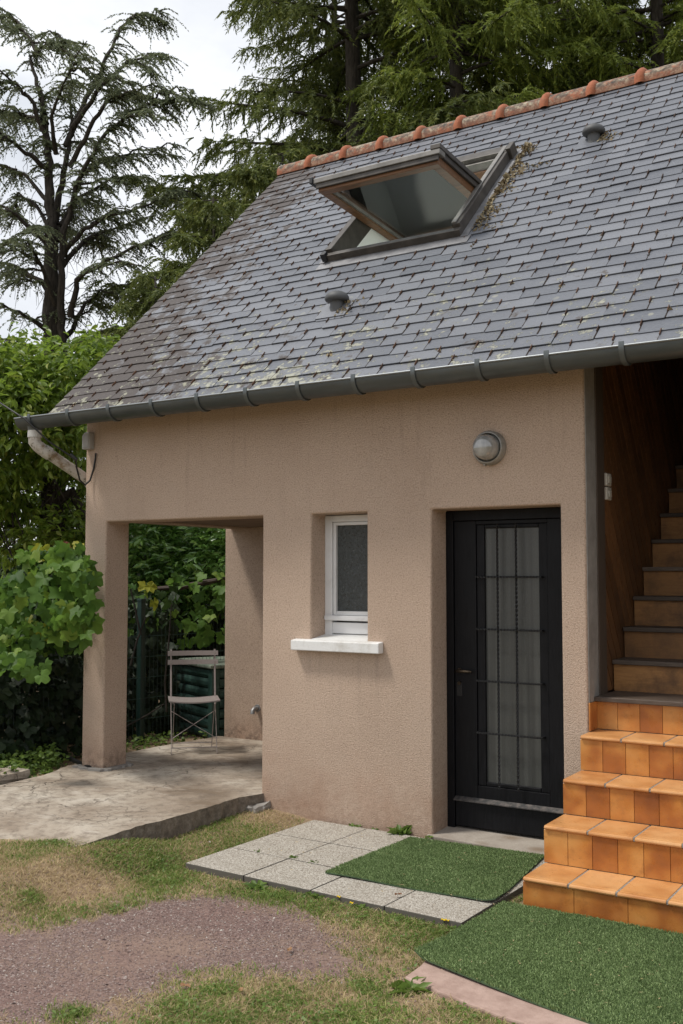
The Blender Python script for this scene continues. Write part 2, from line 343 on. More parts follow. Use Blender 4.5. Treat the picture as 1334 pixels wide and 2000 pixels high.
leafmat('turf', (.125, .185, .07), (.25, .34, .14), (.35, .43, .21), .15, .75, .15)
n = N('mat_backing'); n.base((.055, .095, .042), .9)
n = N('petal'); n.base((.75, .55, .02), .5)
n = N('white_petal'); n.base((.75, .75, .72), .6)
n = N('dead_leaf'); n.base(n.ramp(n.rnd(), (0, (.13, .055, .022)), (.5, (.27, .15, .07)), (1, (.17, .07, .03))), .8)
n = N('bark'); c = n.ramp(n.noise(9, 7, .68, src=n.vec((2, 2, .35))), (.3, (.022, .019, .016)), (.7, (.085, .073, .062)))
n.base(c, .95, spec=.2).bump(n.noise(14, 6, .7, src=n.vec((2, 2, .4))), .05, .8)
n = N('bark_pale'); n.base(n.ramp(n.noise(20, 6), (.3, (.10, .07, .045)), (.7, (.22, .16, .105))), .9)
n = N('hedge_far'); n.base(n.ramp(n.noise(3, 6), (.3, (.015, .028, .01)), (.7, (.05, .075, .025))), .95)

# ------------------------------------------------------------------ mesh helpers
def wloc(o):
    p = np.zeros(3)
    while o is not None: p += np.array(o.location); o = o.parent
    return p
def tag(o, label=None, cat=None, group=None, kind=None):
    for k, v in (('label', label), ('category', cat), ('group', group), ('kind', kind)):
        if v: o[k] = v
    return o
def empty(name, loc, label=None, cat=None, group=None, parent=None, kind=None):
    o = bpy.data.objects.new(name, None); col.objects.link(o); o.empty_display_size = .1
    o.location = np.array(loc, float) - (wloc(parent) if parent else 0); o.parent = parent
    return tag(o, label, cat, group, kind)
def place(name, me, loc, parent=None, rot=(0, 0, 0), scale=(1, 1, 1)):
    o = bpy.data.objects.new(name, me); col.objects.link(o)
    o.location = np.array(loc, float) - (wloc(parent) if parent else 0); o.parent = parent
    o.rotation_euler = rot; o.scale = scale if hasattr(scale, '__len__') else (scale,)*3
    return o
def np_mesh(name, V, Fq, mat, smooth=False):
    """V (n,3), Fq (m,3|4) arrays"""
    V = np.asarray(V, np.float32); Fq = np.asarray(Fq, np.int32); k = Fq.shape[1]
    me = bpy.data.meshes.new(name); me.vertices.add(len(V)); me.vertices.foreach_set('co', V.ravel())
    me.loops.add(Fq.size); me.loops.foreach_set('vertex_index', Fq.ravel())
    me.polygons.add(len(Fq)); me.polygons.foreach_set('loop_start', np.arange(0, Fq.size, k, dtype=np.int32))
    if smooth: me.polygons.foreach_set('use_smooth', np.ones(len(Fq), bool))
    me.update(calc_edges=True); me.materials.append(MATS[mat]); return me
class MB:
    def __init__(s): s.v = []; s.f = []
    def add(s, vs, fs):
        k = len(s.v); s.v += [tuple(map(float, p)) for p in vs]; s.f += [tuple(i+k for i in q) for q in fs]; return s
    BOXF = [(0, 3, 2, 1), (4, 5, 6, 7), (0, 1, 5, 4), (1, 2, 6, 5), (2, 3, 7, 6), (3, 0, 4, 7)]
    def box(s, x0, x1, y0, y1, z0, z1, T=None):
        p = [(x0, y0, z0), (x1, y0, z0), (x1, y1, z0), (x0, y1, z0), (x0, y0, z1), (x1, y0, z1), (x1, y1, z1), (x0, y1, z1)]
        if T: p = [T(*q) for q in p]
        return s.add(p, s.BOXF)
    def tube(s, pts, rad, n=8, cap=True):
        pts = [np.array(p, float) for p in pts]; k = len(s.v); m = len(pts)
        if not hasattr(rad, '__len__'): rad = [rad]*m
        prev = None
        for i, p in enumerate(pts):
            t = pts[min(i+1, m-1)] - pts[max(i-1, 0)]; t /= np.linalg.norm(t)+1e-9
            if prev is None: a = np.cross(t, (0, 0, 1) if abs(t[2]) < .9 else (1, 0, 0))
            else: a = prev - t*np.dot(prev, t)
            a /= np.linalg.norm(a)+1e-9; prev = a; b = np.cross(t, a)
            for j in range(n):
                q = 2*math.pi*j/n; s.v.append(tuple(p + rad[i]*(math.cos(q)*a + math.sin(q)*b)))
        for i in range(m-1):
            for j in range(n):
                s.f.append((k+i*n+j, k+i*n+(j+1) % n, k+(i+1)*n+(j+1) % n, k+(i+1)*n+j))
        if cap:
            s.f.append(tuple(k+j for j in reversed(range(n)))); s.f.append(tuple(k+(m-1)*n+j for j in range(n)))
        return s
    def lathe(s, prof, T, n=24):
        """prof: list of (r, h); T maps (x, y, h)"""
        k = len(s.v)
        for r, h in prof:
            for j in range(n):
                q = 2*math.pi*j/n; s.v.append(tuple(T(r*math.cos(q), r*math.sin(q), h)))
        for i in range(len(prof)-1):
            for j in range(n): s.f.append((k+i*n+j, k+i*n+(j+1) % n, k+(i+1)*n+(j+1) % n, k+(i+1)*n+j))
        return s
    def prism(s, poly, T0, T1):
        m = len(poly); a = [T0(*p) for p in poly]; b = [T1(*p) for p in poly]
        return s.add(a+b, [tuple(reversed(range(m))), tuple(range(m, 2*m))] + [(i, (i+1) % m, m+(i+1) % m, m+i) for i in range(m)])
    def mesh(s, name, mat, centre=True, smooth=False, recalc=True):
        V = np.array(s.v); c = (V.min(0)+V.max(0))/2 if centre else np.zeros(3)
        me = bpy.data.meshes.new(name); me.from_pydata((V-c).tolist(), [], s.f)
        if recalc:
            bm = bmesh.new(); bm.from_mesh(me); bmesh.ops.recalc_face_normals(bm, faces=bm.faces); bm.to_mesh(me); bm.free()
        if smooth: me.polygons.foreach_set('use_smooth', np.ones(len(me.polygons), bool))
        me.materials.append(MATS[mat]); me.update(); return me, c
    def build(s, name, mat, parent=None, smooth=False, bevel=0, seg=2, label=None, cat=None, group=None, kind=None):
        me, c = s.mesh(name, mat, smooth=smooth)
        o = place(name, me, c, parent)
        if bevel:
            b = o.modifiers.new('bevel', 'BEVEL'); b.width = bevel; b.segments = seg; b.limit_method = 'ANGLE'; b.angle_limit = R(40)
        if smooth:
            o.data.set_sharp_from_angle(angle=R(50))
        return tag(o, label, cat, group, kind)
def cells(xs, zs, solid, T, t0, t1):
    """plate with holes: cells of a grid, T(x, z, depth)"""
    mb = MB(); idx = {}
    def vid(i, j, k):
        if (i, j, k) not in idx: idx[(i, j, k)] = len(mb.v); mb.v.append(tuple(T(xs[i], zs[j], (t0, t1)[k])))
        return idx[(i, j, k)]
    S = [[solid((xs[i]+xs[i+1])/2, (zs[j]+zs[j+1])/2) for j in range(len(zs)-1)] for i in range(len(xs)-1)]
    g = lambda i, j: 0 <= i < len(xs)-1 and 0 <= j < len(zs)-1 and S[i][j]
    for i in range(len(xs)-1):
        for j in range(len(zs)-1):
            if not S[i][j]: continue
            mb.f.append((vid(i, j, 0), vid(i+1, j, 0), vid(i+1, j+1, 0), vid(i, j+1, 0)))
            mb.f.append((vid(i, j+1, 1), vid(i+1, j+1, 1), vid(i+1, j, 1), vid(i, j, 1)))
            if not g(i-1, j): mb.f.append((vid(i, j, 0), vid(i, j+1, 0), vid(i, j+1, 1), vid(i, j, 1)))
            if not g(i+1, j): mb.f.append((vid(i+1, j, 1), vid(i+1, j+1, 1), vid(i+1, j+1, 0), vid(i+1, j, 0)))
            if not g(i, j-1): mb.f.append((vid(i, j, 1), vid(i+1, j, 1), vid(i+1, j, 0), vid(i, j, 0)))
            if not g(i, j+1): mb.f.append((vid(i, j+1, 0), vid(i+1, j+1, 0), vid(i+1, j+1, 1), vid(i, j+1, 1)))
    return mb
rng = np.random.default_rng(7); random.seed(7)

# ------------------------------------------------------------------ large structure: ground and paving
def smooth_noise(x, y, seed=0, freq=1.0):
    rs = np.random.default_rng(100+seed); out = np.zeros_like(x, float)
    for k in range(10):
        a = rs.uniform(0, 2*math.pi); f = freq*rs.uniform(.6, 2.4); p = rs.uniform(0, 6.28)
        out += np.sin(f*(x*math.cos(a)+y*math.sin(a))+p)/ (1+.4*k)
    return out/3.2
def gz(x, y):
    """ground height"""
    x = np.asarray(x, float); y = np.asarray(y, float)
    near = np.exp(-((x+3.5)**2+(y+1.5)**2)/30)
    h = -.064 + .012*smooth_noise(x, y, 1, 3)*near + .35*smooth_noise(x, y, 2, .12)*(1-near)*np.clip((np.hypot(x, y)-14)/20, 0, 1)
    h = h + .03*np.clip((y+.7)/.7, 0, 1)*np.clip((-3.9-x)/.4, 0, 1)*np.clip((x+4.9)/.2, 0, 1)
    h = h + .125*np.clip((-4.25-x)/.36, 0, 1)*np.clip((-1.0-y)/.55, 0, 1)*np.clip((y+4.5)/1.5, 0, 1)
    h = h + .022*np.clip((-4.2-x)/.3, 0, 1)*np.clip((x+4.8)/.1, 0, 1)*np.clip((y+1.6)/.3, 0, 1)
    h = h + .10*np.clip((-6.3-x)/.3, 0, 1)*np.clip((9-np.abs(x))/2, 0, 1)
    return h
GRAVEL = [tuple(PZ(a, b, -.07)[:2]) for a, b in ((-160, 1830), (0, 1803), (120, 1792), (250, 1768), (350, 1748), (420, 1734), (520, 1742), (600, 1748), (660, 1775), (715, 1825), (735, 1870), (690, 1915), (600, 1925), (480, 1915), (400, 1918), (330, 1955), (250, 1990), (150, 2015), (60, 2030), (-60, 2010), (-200, 2060))]
TUFTS = [(*PZ(a, b, -.06)[:2], r*.0026) for a, b, r in ((430, 1930, 45), (540, 1962, 70), (355, 1972, 60), (722, 1930, 40), (640, 1985, 55), (790, 1835, 60), (330, 1690, 80), (100, 1690, 55), (235, 1705, 60), (425, 1690, 70), (890, 1985, 50), (700, 1800, 45), (140, 1985, 35), (450, 1990, 60), (300, 1720, 45), (60, 1770, 30), (880, 1820, 40), (560, 1750, 35))]
def poly_dist(x, y, poly):
    """signed distance to a polygon outline, negative inside"""
    d = np.full(np.shape(x), 1e9); ins = np.zeros(np.shape(x), bool)
    for (ax, ay), (bx_, by_) in zip(poly, poly[1:]+poly[:1]):
        ex_, ey_ = bx_-ax, by_-ay; t = np.clip(((x-ax)*ex_+(y-ay)*ey_)/(ex_*ex_+ey_*ey_), 0, 1)
        d = np.minimum(d, np.hypot(x-ax-ex_*t, y-ay-ey_*t))
        c_ = ((ay > y) != (by_ > y)) & (x < (bx_-ax)*(y-ay)/(by_-ay+1e-12)+ax); ins ^= c_
    return np.where(ins, -d, d)
def zones(x, y):
    """(gravel, green, dry) cover of the ground, 0..1"""
    n1 = smooth_noise(x, y, 5, 4)*.5+smooth_noise(x, y, 6, 11)*.3
    # gravel patch, worn into the grass in front of the paving
    g = np.clip((.06+.22*n1+.12*smooth_noise(x, y, 15, 28)-poly_dist(x, y, GRAVEL))/.26, 0, 1)
    green = np.clip(.40+.5*smooth_noise(x, y, 8, 4.5)+.45*n1+.2*smooth_noise(x, y, 16, 19), 0, 1)*(1-g)
    dry = np.clip(.45+.55*smooth_noise(x, y, 9, 3.3)+.3*n1, 0, 1)*(1-g)
    # straw coloured turf to the left, green tufts by the slab and the pavers
    left = np.clip((-3.9-x+.25*n1)/.5, 0, 1)*np.clip((-1.2-y)/.5, 0, 1)
    dry = np.maximum(dry, left*.8*(1-g)); green = green*(1-.45*left)
    nearpave = np.clip(.75+.6*n1, 0, 1)*np.exp(-((y+1.53-.04*(x+3.3))/.13)**2)*(x > -4.3)*(x < -2.2)
    green = np.clip(green+.6*nearpave, 0, 1); g = g*(1-.8*nearpave)
    strip = ((x > -4.66) & (x < -4.1) & (y > -1.6) & (y < .0))
    green = np.where(strip, np.clip(.5+.55*n1, 0, 1), green); g = np.where(strip, 0, g)
    for (tx, ty, tr) in TUFTS: green = np.maximum(green, np.clip(.85*np.exp(-((x-tx)**2+(y-ty)**2)/(1.25*tr)**2)+.5*n1+.25*smooth_noise(x, y, 17, 23), 0, 1)*np.exp(-((x-tx)**2+(y-ty)**2)/(1.6*tr)**2))
    bare = np.exp(-(((x+4.42)/.3)**2+((y+.12)/.3)**2)); green = green*(1-bare); dry = np.maximum(dry*(1-bare), bare*.75)
    return g, green, dry
def axis(lo, hi, fine, far, step):
    a = list(np.arange(lo, hi, fine)); s = step; x = hi
    while x < far: a.append(x); x += s; s *= 1.35
    a.append(far); s = step; x = lo-step
    while x > -far: a.insert(0, x); x -= s; s *= 1.35
    a.insert(0, -far); return np.array(a)
gx = axis(-6.6, -.8, .035, 600, .2); gy = axis(-4.2, .1, .035, 600, .2)
GX, GY = np.meshgrid(gx, gy, indexing='ij'); GZ = gz(GX, GY); nx, ny = GX.shape
V = np.stack([GX, GY, GZ], -1).reshape(-1, 3)
ii = (np.arange(nx-1)[:, None]*ny+np.arange(ny-1)[None]).ravel()
me = np_mesh('ground', V, np.stack([ii, ii+ny, ii+ny+1, ii+1], 1), 'ground', True)
g_, gr_, dr_ = zones(V[:, 0], V[:, 1])
far_ = np.clip((np.hypot(V[:, 0]+3.5, V[:, 1]+1.5)-5)/2, 0, 1); gr_ = gr_*(1-far_)+.7*far_; g_ = g_*(1-far_)
gr_ = np.where((V[:, 0] < -6.3) & (V[:, 0] > -14), .15, gr_)
at = me.color_attributes.new('zone', 'FLOAT_COLOR', 'POINT')
at.data.foreach_set('color', np.stack([g_, gr_*.75, dr_*.7, np.ones_like(g_)], 1).astype(np.float32).ravel())
ground = tag(place('ground', me, (0, 0, 0)), kind='structure')

# concrete porch floor running out in front of the pillar
SLAB = [(-4.60, 1.95), (-4.60, -.02), (-4.655, -.22), (-4.64, -.6), (-4.65, -1.1), (-4.66, -1.50), (-4.72, -1.70), (-4.93, -1.98), (-5.02, -2.2), (-5.4, -2.42), (-5.9, -2.75), (-6.5, -3.1), (-6.9, -3.2), (-6.62, -1.6), (-6.42, -.80), (-6.46, -.40), (-6.62, .0), (-6.68, .6), (-6.62, 1.95)]
def dens(poly, step=.06, amp=.012, seed=3):
    rs = np.random.default_rng(seed); out = []
    for a, b in zip(poly, poly[1:]+poly[:1]):
        a = np.array(a); b = np.array(b); k = max(1, int(np.linalg.norm(b-a)/step))
        for i in range(k): out.append(tuple(a+(b-a)*i/k + (rs.normal(0, amp, 2) if i else 0)))
    return out
SP_ = dens(SLAB, .05, .006)
bm = bmesh.new()
tv = [bm.verts.new((x, y, .095)) for x, y in SP_]; bm.faces.new(tv)
bmesh.ops.triangulate(bm, faces=bm.faces[:]); 
for _ in range(4): bmesh.ops.subdivide_edges(bm, edges=[e for e in bm.edges if e.calc_length() > .16], cuts=1, use_grid_fill=True)
for v in bm.verts:
    x, y = v.co.x, v.co.y
    v.co.z = .098 + .008*float(smooth_noise(np.array(x), np.array(y), 11, 2.5)) - .035*max(0, min(1, (-1.2-y)/1.5)) - .045*max(0, min(1, (-1.45-y)/.5))*max(0, min(1, (x+5.6)/.6))
edges = [e for e in bm.edges if e.is_boundary]
r = bmesh.ops.extrude_edge_only(bm, edges=edges)
for v in r['geom']:
    if isinstance(v, bmesh.types.BMVert):
        v.co.z = -.12; v.co.x += .01
bmesh.ops.recalc_face_normals(bm, faces=bm.faces[:])
me = bpy.data.meshes.new('porch_floor'); bm.to_mesh(me); bm.free()
me.materials.append(MATS['porch_concrete']); me.materials.append(MATS['concrete_edge'])
for p in me.polygons:
    if abs(p.normal.z) < .6: p.material_index = 1
tag(place('porch_floor', me, (0, 0, 0)), kind='structure')
# broken concrete kerb block and cement patch
def rough_block(name, x0, x1, y0, y1, z0, z1, mat, seed, rz=0, amp=.008, n=5, **kw):
    bm = bmesh.new(); bmesh.ops.create_cube(bm, size=1)
    bmesh.ops.subdivide_edges(bm, edges=bm.edges[:], cuts=n, use_grid_fill=True)
    rs = np.random.default_rng(seed)
    for v in bm.verts:
        v.co.x *= x1-x0; v.co.y *= y1-y0; v.co.z *= z1-z0; v.co += Vector(rs.normal(0, amp, 3))
    me = bpy.data.meshes.new(name); bm.to_mesh(me); bm.free(); me.materials.append(MATS[mat])
    return tag(place(name, me, ((x0+x1)/2, (y0+y1)/2, (z0+z1)/2), rot=(0, 0, rz)), **kw)
rough_block('kerb_block', -6.66, -6.46, -1.45, -.50, .0, .155, 'porch_concrete', 4, rz=.12, label='rough concrete kerb block edging the weed bed at the far left', cat='kerb')
fr = dens([(-6.52, -.05), (-6.2, -.055), (-6.165, .0), (-6.16, .29), (-6.25, .33), (-6.5, .3)], .03, .012, 21)
MB().prism(fr, lambda x, y: (x, y, .05), lambda x, y: (x, y, .116)).build('cement_collar', 'concrete_grey', bevel=.006, kind='structure')
rough_block('cement_patch', -4.74, -4.54, -.17, .05, -.12, .035, 'concrete_grey', 5, amp=.010, kind='structure')

# exposed aggregate paving slabs
pave = empty('paving', (-3.2, -.7, -.03), kind='structure')
ca, sa = math.cos(R(-2.6)), math.sin(R(-2.6))
us = [0, .455, .93, 1.405, 1.86]; ts = [0, .43, .865, 1.33]
for i in range(4):
    for j in range(3):
        mb = MB(); g = .0035
        u0, u1, t0, t1 = us[i]+g, us[i+1]-g, ts[j]+g, ts[j+1]-g
        dz = rng.normal(0, .0012)
        tilt = rng.normal(0, .0008, 2)
        def T(u, t, z, dz=dz, tilt=tilt): return (-4.175+u*ca-t*sa*.4, -1.345+u*sa+t*ca, z+dz+(u-.9)*tilt[0]+(t-.6)*tilt[1])
        mb.box(u0, u1, t0, t1, -.085, -.03, T=T)
        o = mb.build('paver', 'aggregate', pave, bevel=.004)
        o.data.materials.append(MATS['paver_side'])
        for p in o.data.polygons:
            if abs(p.normal.z) < .5: p.material_index = 1
# pink concrete slab under the big mat
slab = dens([(-2.26, -1.05), (-2.225, -2.17), (-1.93, -2.26), (-1.3, -2.42), (-.2, -2.6), (-.2, -1.05)], .05, .006, 9)
MB().prism(slab, lambda x, y: (x, y, -.16), lambda x, y: (x, y, -.034)).build('landing_slab', 'pink_concrete', bevel=.008, kind='structure')

# ------------------------------------------------------------------ the house
XL, XE, XS, XR = -6.465, -2.165, -1.0, 1.3            # left corner, wall end at the stair, stair right wall, right end
TAN = .9544; CR, SR = 1/math.hypot(1, TAN), TAN/math.hypot(1, TAN); RA = math.atan(TAN)
YE, ZE, VRIDGE, YRIDGE = -.30, 3.005, 4.52, 2.97
def RP(u, v, o=0.): return (u, YE+v*CR-o*SR, ZE+v*SR+o*CR)
def roofz(y): return ZE+(y-YE)*TAN
house = empty('house', (-3.2, 2.9, 0), 'single storey beige stuccoed house with slate roof and open porch', 'house')
def solid_front(x, z):
    if -6.22 < x < -4.62 and z < 2.112: return False
    if -4.187 < x < -3.723 and 1.2 < z < 2.106: return False
    if -3.223 < x < -2.325 and z < 2.110: return False
    return True
wall = cells([XL, -6.22, -4.62, -4.187, -3.723, -3.223, -2.325, XE], [-.15, 1.2, 2.11, 3.14], solid_front, lambda x, z, d: (x, d, z), 0, .27).build('wall', 'stucco', house, bevel=.014, seg=3)
zt = lambda y: roofz(y)-.13
MB().prism([(.272, 2.13), (1.955, 2.13), (1.955, -.1), (5.94, -.1), (5.94, zt(0)), (YRIDGE, zt(YRIDGE)), (.272, zt(.272))],
           lambda y, z: (XL, y, z), lambda y, z: (-6.22, y, z)).build('gable_wall', 'stucco', house)
MB().box(-6.54, -4.40, 1.94, 2.16, -.1, 2.3).build('porch_back_wall', 'stucco', house, bevel=.012)
MB().box(-4.60, -4.40, .272, 1.938, -.1, 2.135).build('porch_side_wall', 'stucco', house)
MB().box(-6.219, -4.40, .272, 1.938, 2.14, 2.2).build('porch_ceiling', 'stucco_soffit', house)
MB().box(-6.219, 1.0, 5.72, 5.94, -.1, zt(0)).build('back_wall', 'stucco', house)
MB().box(XS, XR, 0, .22, -.15, 3.14).build('wall', 'stucco', house, bevel=.012)
MB().prism([(.222, -.1), (5.94, -.1), (5.94, zt(0)), (YRIDGE, zt(YRIDGE)), (.222, zt(.222))], lambda y, z: (1.02, y, z), lambda y, z: (1.25, y, z)).build('gable_wall', 'stucco', house)

# --- roof deck with the window opening
UL, UR, VB, VT = -4.73, -3.50, 1.85, 3.33
HU0, HU1, HV0, HV1 = UL+.05, UR-.05, VB+.05, VT-.09
XRAKE, XROOF = -6.557, 1.45
roof = cells([XRAKE+.012, HU0, HU1, XROOF], [-.0, HV0, HV1, VRIDGE-.02], lambda u, v: not (HU0 < u < HU1 and HV0 < v < HV1), lambda u, v, d: RP(u, v, d), -.012, -.10).build('roof', 'slate_dark', house)
MB().prism([(YRIDGE+.002, roofz(YRIDGE)-.03), (6.27, ZE-.03), (6.27, ZE-.13), (YRIDGE+.002, roofz(YRIDGE)-.14)], lambda y, z: (XRAKE, y, z), lambda y, z: (XROOF, y, z)).build('rear_slope', 'slate', roof)
# slates
SW, EX = .2615, .128
proto = []
for k in range(5):
    rs = np.random.default_rng(50+k); j = lambda s=.0022: rs.normal(0, s)
    mb = MB(); hw = SW/2-.0030
    P = [(-hw+j(), j(.003)), (hw+j(), j(.003)), (hw, .20), (-hw, .20)]
    if k == 3: P[0] = (-hw+.012, .003); P.insert(0, (-hw, .016))
    lift = rs.uniform(.011, .0165)
    th = .0065
    top = [(a, b, lift*(1-b/.2)+.001) for a, b in P]; bot = [(a, b, z-th) for a, b, z in top]
    m = len(P); mb.add([( a, b*CR-z*SR, b*SR+z*CR) for a, b, z in bot+top], [tuple(reversed(range(m))), tuple(range(m, 2*m))]+[(q, (q+1) % m, m+(q+1) % m, m+q) for q in range(m)])
    me, c = mb.mesh('slate', 'slate', centre=False); proto.append(me)
whole, cut, hooks, jdirt = [], [], MB(), MB()
for k in range(36):
    v0 = .065-EX+EX*k
    if v0+.02 > VRIDGE-.05: break
    off = -1.614 + (.13075 if k % 2 == 0 else 0)
    for i in range(-20, 13):
        uc = off+SW*i
        u0, u1, v1 = uc-SW/2, uc+SW/2, min(v0+.20, VRIDGE-.03)
        if u1 < XRAKE+.03 or u0 > XROOF-.03: continue
        hk = XRAKE < uc < XROOF
        full = True
        if u0 < XRAKE: u0 = XRAKE; full = False
        if u1 > XROOF: u1 = XROOF; full = False
        if v1 < v0+.2: full = False
        vt0 = v0
        if u1 > HU0-.02 and u0 < HU1+.02 and v1 > HV0-.02 and v0 < HV1+.04:
            full = False
            if u0 < HU0-.02: u1 = HU0-.02
            elif u1 > HU1+.02: u0 = HU1+.02
            elif v0 < HV0-.02: v1 = HV0-.02
            elif v1 > HV1+.04: vt0 = HV1+.04
            else: continue
            if UL-.02 < uc < UR+.02 and VB-.12 < v0 < VT: hk = False
        if u1-u0 < .03 or v1-vt0 < .03: continue
        if full and rng.random() < .9:
            ja, jb_ = v0+rng.uniform(-.002, .02), v0+EX+.004
            wj = rng.uniform(.0030, .0052)
            jdirt.box(u1-wj, u1+wj, ja, jb_, -.004, .012, T=lambda u, v, o, v0=v0: RP(u, v, o+(.0035 if o > 0 else 0)-.07*(v-v0)*(1 if o > 0 else 0)))
        (whole if full else cut).append((uc, v0) if full else (u0, u1, vt0, v1, v0))
        if hk:
            jx = rng.normal(0, .004)
            hooks.box(uc+jx-.0018, uc+jx+.0018, v0-.05, v0+.010, .006, .0215, T=lambda u, v, o: RP(u, v, o))
W = np.array(whole); P3 = np.array([RP(u, v+.06, 0) for u, v in whole]); px_, py_, dd = PROJ(P3)
vis = (px_ > -20) & (px_ < 1354) & (py_ > -20) & (py_ < 2020)
order = np.argsort(np.where(vis, dd, dd+100))
single = set(order[:300].tolist())
rest = MB()
for q, (u, v) in enumerate(whole):
    me = proto[random.choices(range(5), (4, 4, 4, 1, 4))[0]]
    slip = -rng.uniform(.012, .035) if rng.random() < .018 else 0
    loc = np.array(RP(u+rng.normal(0, .0022), v+rng.normal(0, .0045)+slip, abs(rng.normal(0, .0014))))
    if q in single: place('slate', me, loc, roof)
    else: rest.add([np.array(p.co)+loc for p in me.vertices], [tuple(p.vertices) for p in me.polygons])
for u0, u1, va, vb, v0 in cut:
    f = lambda v: .013*(1-(v-v0)/.2)+.001
    rest.add([RP(u0, va, f(va)-.0055), RP(u1, va, f(va)-.0055), RP(u1, vb, f(vb)-.0055), RP(u0, vb, f(vb)-.0055), RP(u0, va, f(va)), RP(u1, va, f(va)), RP(u1, vb, f(vb)), RP(u0, vb, f(vb))], MB.BOXF)
rest.build('slate_courses', 'slate', roof, kind='stuff')
jdirt.build('joint_dirt', 'joint_dirt', roof, kind='stuff')
hooks.build('slate_hooks', 'rust_hook', roof, kind='stuff')
# moss and litter along the roof window and at the vents
def litter(pts, name, size=(.012, .035), mat='moss_litter'):
    V, Fc = [], []
    for (u, v, o) in pts:
        a = rng.normal(0, 1, 3); a /= np.linalg.norm(a); b = np.cross(a, rng.normal(0, 1, 3)); b /= np.linalg.norm(b)
        s1, s2 = rng.uniform(*size), rng.uniform(*size)*.5; p = np.array(RP(u, v, o)); k = len(V)
        V += [p-a*s1/2, p+b*s2, p+a*s1/2, p-b*s2]; Fc.append((k, k+1, k+2, k+3))
    me = np_mesh(name, np.array(V), np.array(Fc), mat); return tag(place(name, me, np.zeros(3), roof), kind='stuff')
pts = []
for _ in range(1500):
    v = VB+.05+rng.beta(1.2, 1)*1.62; wdt = .10+.07*math.sin(v*7)+.08*math.sin(v*17+1)
    if rng.random() < .5+.5*math.sin(v*11): wdt *= 1.2
    u = UR+.07+abs(rng.normal(0, 1))*max(.03, wdt)*.55; pts.append((u, v-.1*(u-UR), abs(rng.normal(.014, .012))))
for _ in range(220): pts.append((UR+rng.uniform(-.55, .15), VT+.08+abs(rng.normal(0, .05)), abs(rng.normal(.014, .008))))
for uv_ in ((-4.22, .95), (-2.73, 3.21)):
    for _ in range(130): pts.append((uv_[0]+abs(rng.normal(0, .07))+.02, uv_[1]+rng.normal(.02, .05), abs(rng.normal(.012, .010))))
for uc, v0 in whole:
    if rng.random() < .14 and v0 < 2.4:
        for _ in range(rng.integers(1, 6)): pts.append((uc+rng.normal(0, .012), v0-abs(rng.normal(0, .04)), .008+abs(rng.normal(0, .004))))
litter(pts, 'moss_litter')
# ridge tiles with their raised collars
u = -6.575; k = 0
while u < XROOF:
    u1 = u+.445 if k else -6.157
    mb = MB(); n_ = 12
    prof = lambda rr, uu, dz=0: [(uu, YRIDGE+rr*1.25*math.cos(a), roofz(YRIDGE)-.075+dz+rr*math.sin(a)) for a in np.linspace(-.25, math.pi+.25, n_)]
    rings = [prof(.118, u+.004), prof(.118, u1-.03)]
    inner = [prof(.10, u1-.03), prof(.10, u+.004)]
    vv = []; ff = []
    for rg in rings+inner: vv += rg
    for a in range(4):
        b = (a+1) % 4
        for i in range(n_-1): ff.append((a*n_+i, a*n_+i+1, b*n_+i+1, b*n_+i))
    mb.add(vv, ff); t = mb.build('ridge_tile', 'terracotta', roof, smooth=True)
    mb = MB(); uc = u1
    rr = [(-.058, .119), (-.046, .127), (-.032, .141), (-.012, .149), (.010, .147), (.024, .134), (.03, .120)]
    vv = []; ff = []
    for du, r_ in rr: vv += prof(r_, uc+du)
    for a in range(len(rr)-1):
        for i in range(n_-1): ff.append((a*n_+i, a*n_+i+1, (a+1)*n_+i+1, (a+1)*n_+i))
    mb.add(vv, ff); mb.build('ridge_collar', 'terracotta_clean', roof, smooth=True)
    u = u1; k += 1
cap = MB(); pr = prof(.117, -6.574)
cap.add(pr, [tuple(range(n_))]); cap.build('ridge_end_cap', 'terracotta', roof)

# --- roof window, centre hung, swung open
rw = empty('roof_window', RP((UL+UR)/2, VB, 0), parent=house)
def rbox(name, mat, u0, u1, v0, v1, o0, o1, bevel=.004, parent=rw): return MB().box(u0, u1, v0, v1, o0, o1, T=RP).build(name, mat, parent, bevel=bevel)
rbox('frame_rail', 'window_cladding', UL-.015, UR+.015, VB-.005, VB+.05, -.05, .075)
rbox('frame_rail', 'window_cladding_grey', UL, UR, VB+.05, VB+.085, -.09, .055)
rbox('frame_rail', 'window_cladding', UL, UR, VT-.13, VT, -.09, .11)
rbox('frame_rail', 'window_cladding_grey', UL+.02, UR-.02, VT-.16, VT-.132, -.09, .07)
rbox('frame_rail', 'sash_wood', UL+.06, UR-.06, VT-.19, VT-.162, -.12, .0)
for u0, u1 in ((UL-.01, UL+.055), (UR-.055, UR+.01)):
    rbox('frame_stile', 'window_cladding', u0, u1, VB+.052, VT-.131, -.09, .105)
rbox('stile_cover', 'window_cladding_grey', UR-.06, UR-.02, VB+.06, VT-.02, .106, .118)
rbox('frame_bracket', 'window_cladding', UR-.01, UR+.035, VT-.12, VT+.02, 0, .125)
rbox('frame_bracket', 'black_rubber', UL-.03, UL+.02, VB-.02, VB+.03, .03, .10)
rbox('flashing', 'lead', UL-.06, UR+.10, VB-.12, VB-.006, .012, .019, 0)
rbox('flashing', 'lead', UR+.012, UR+.075, VB-.02, VT+.05, .010, .024, 0)
rbox('flashing', 'lead', UL-.07, UL-.012, VB-.02, VT+.05, .010, .024, 0)
rbox('flashing', 'lead', UL-.05, UR+.05, VT+.002, VT+.10, .010, .024, 0)
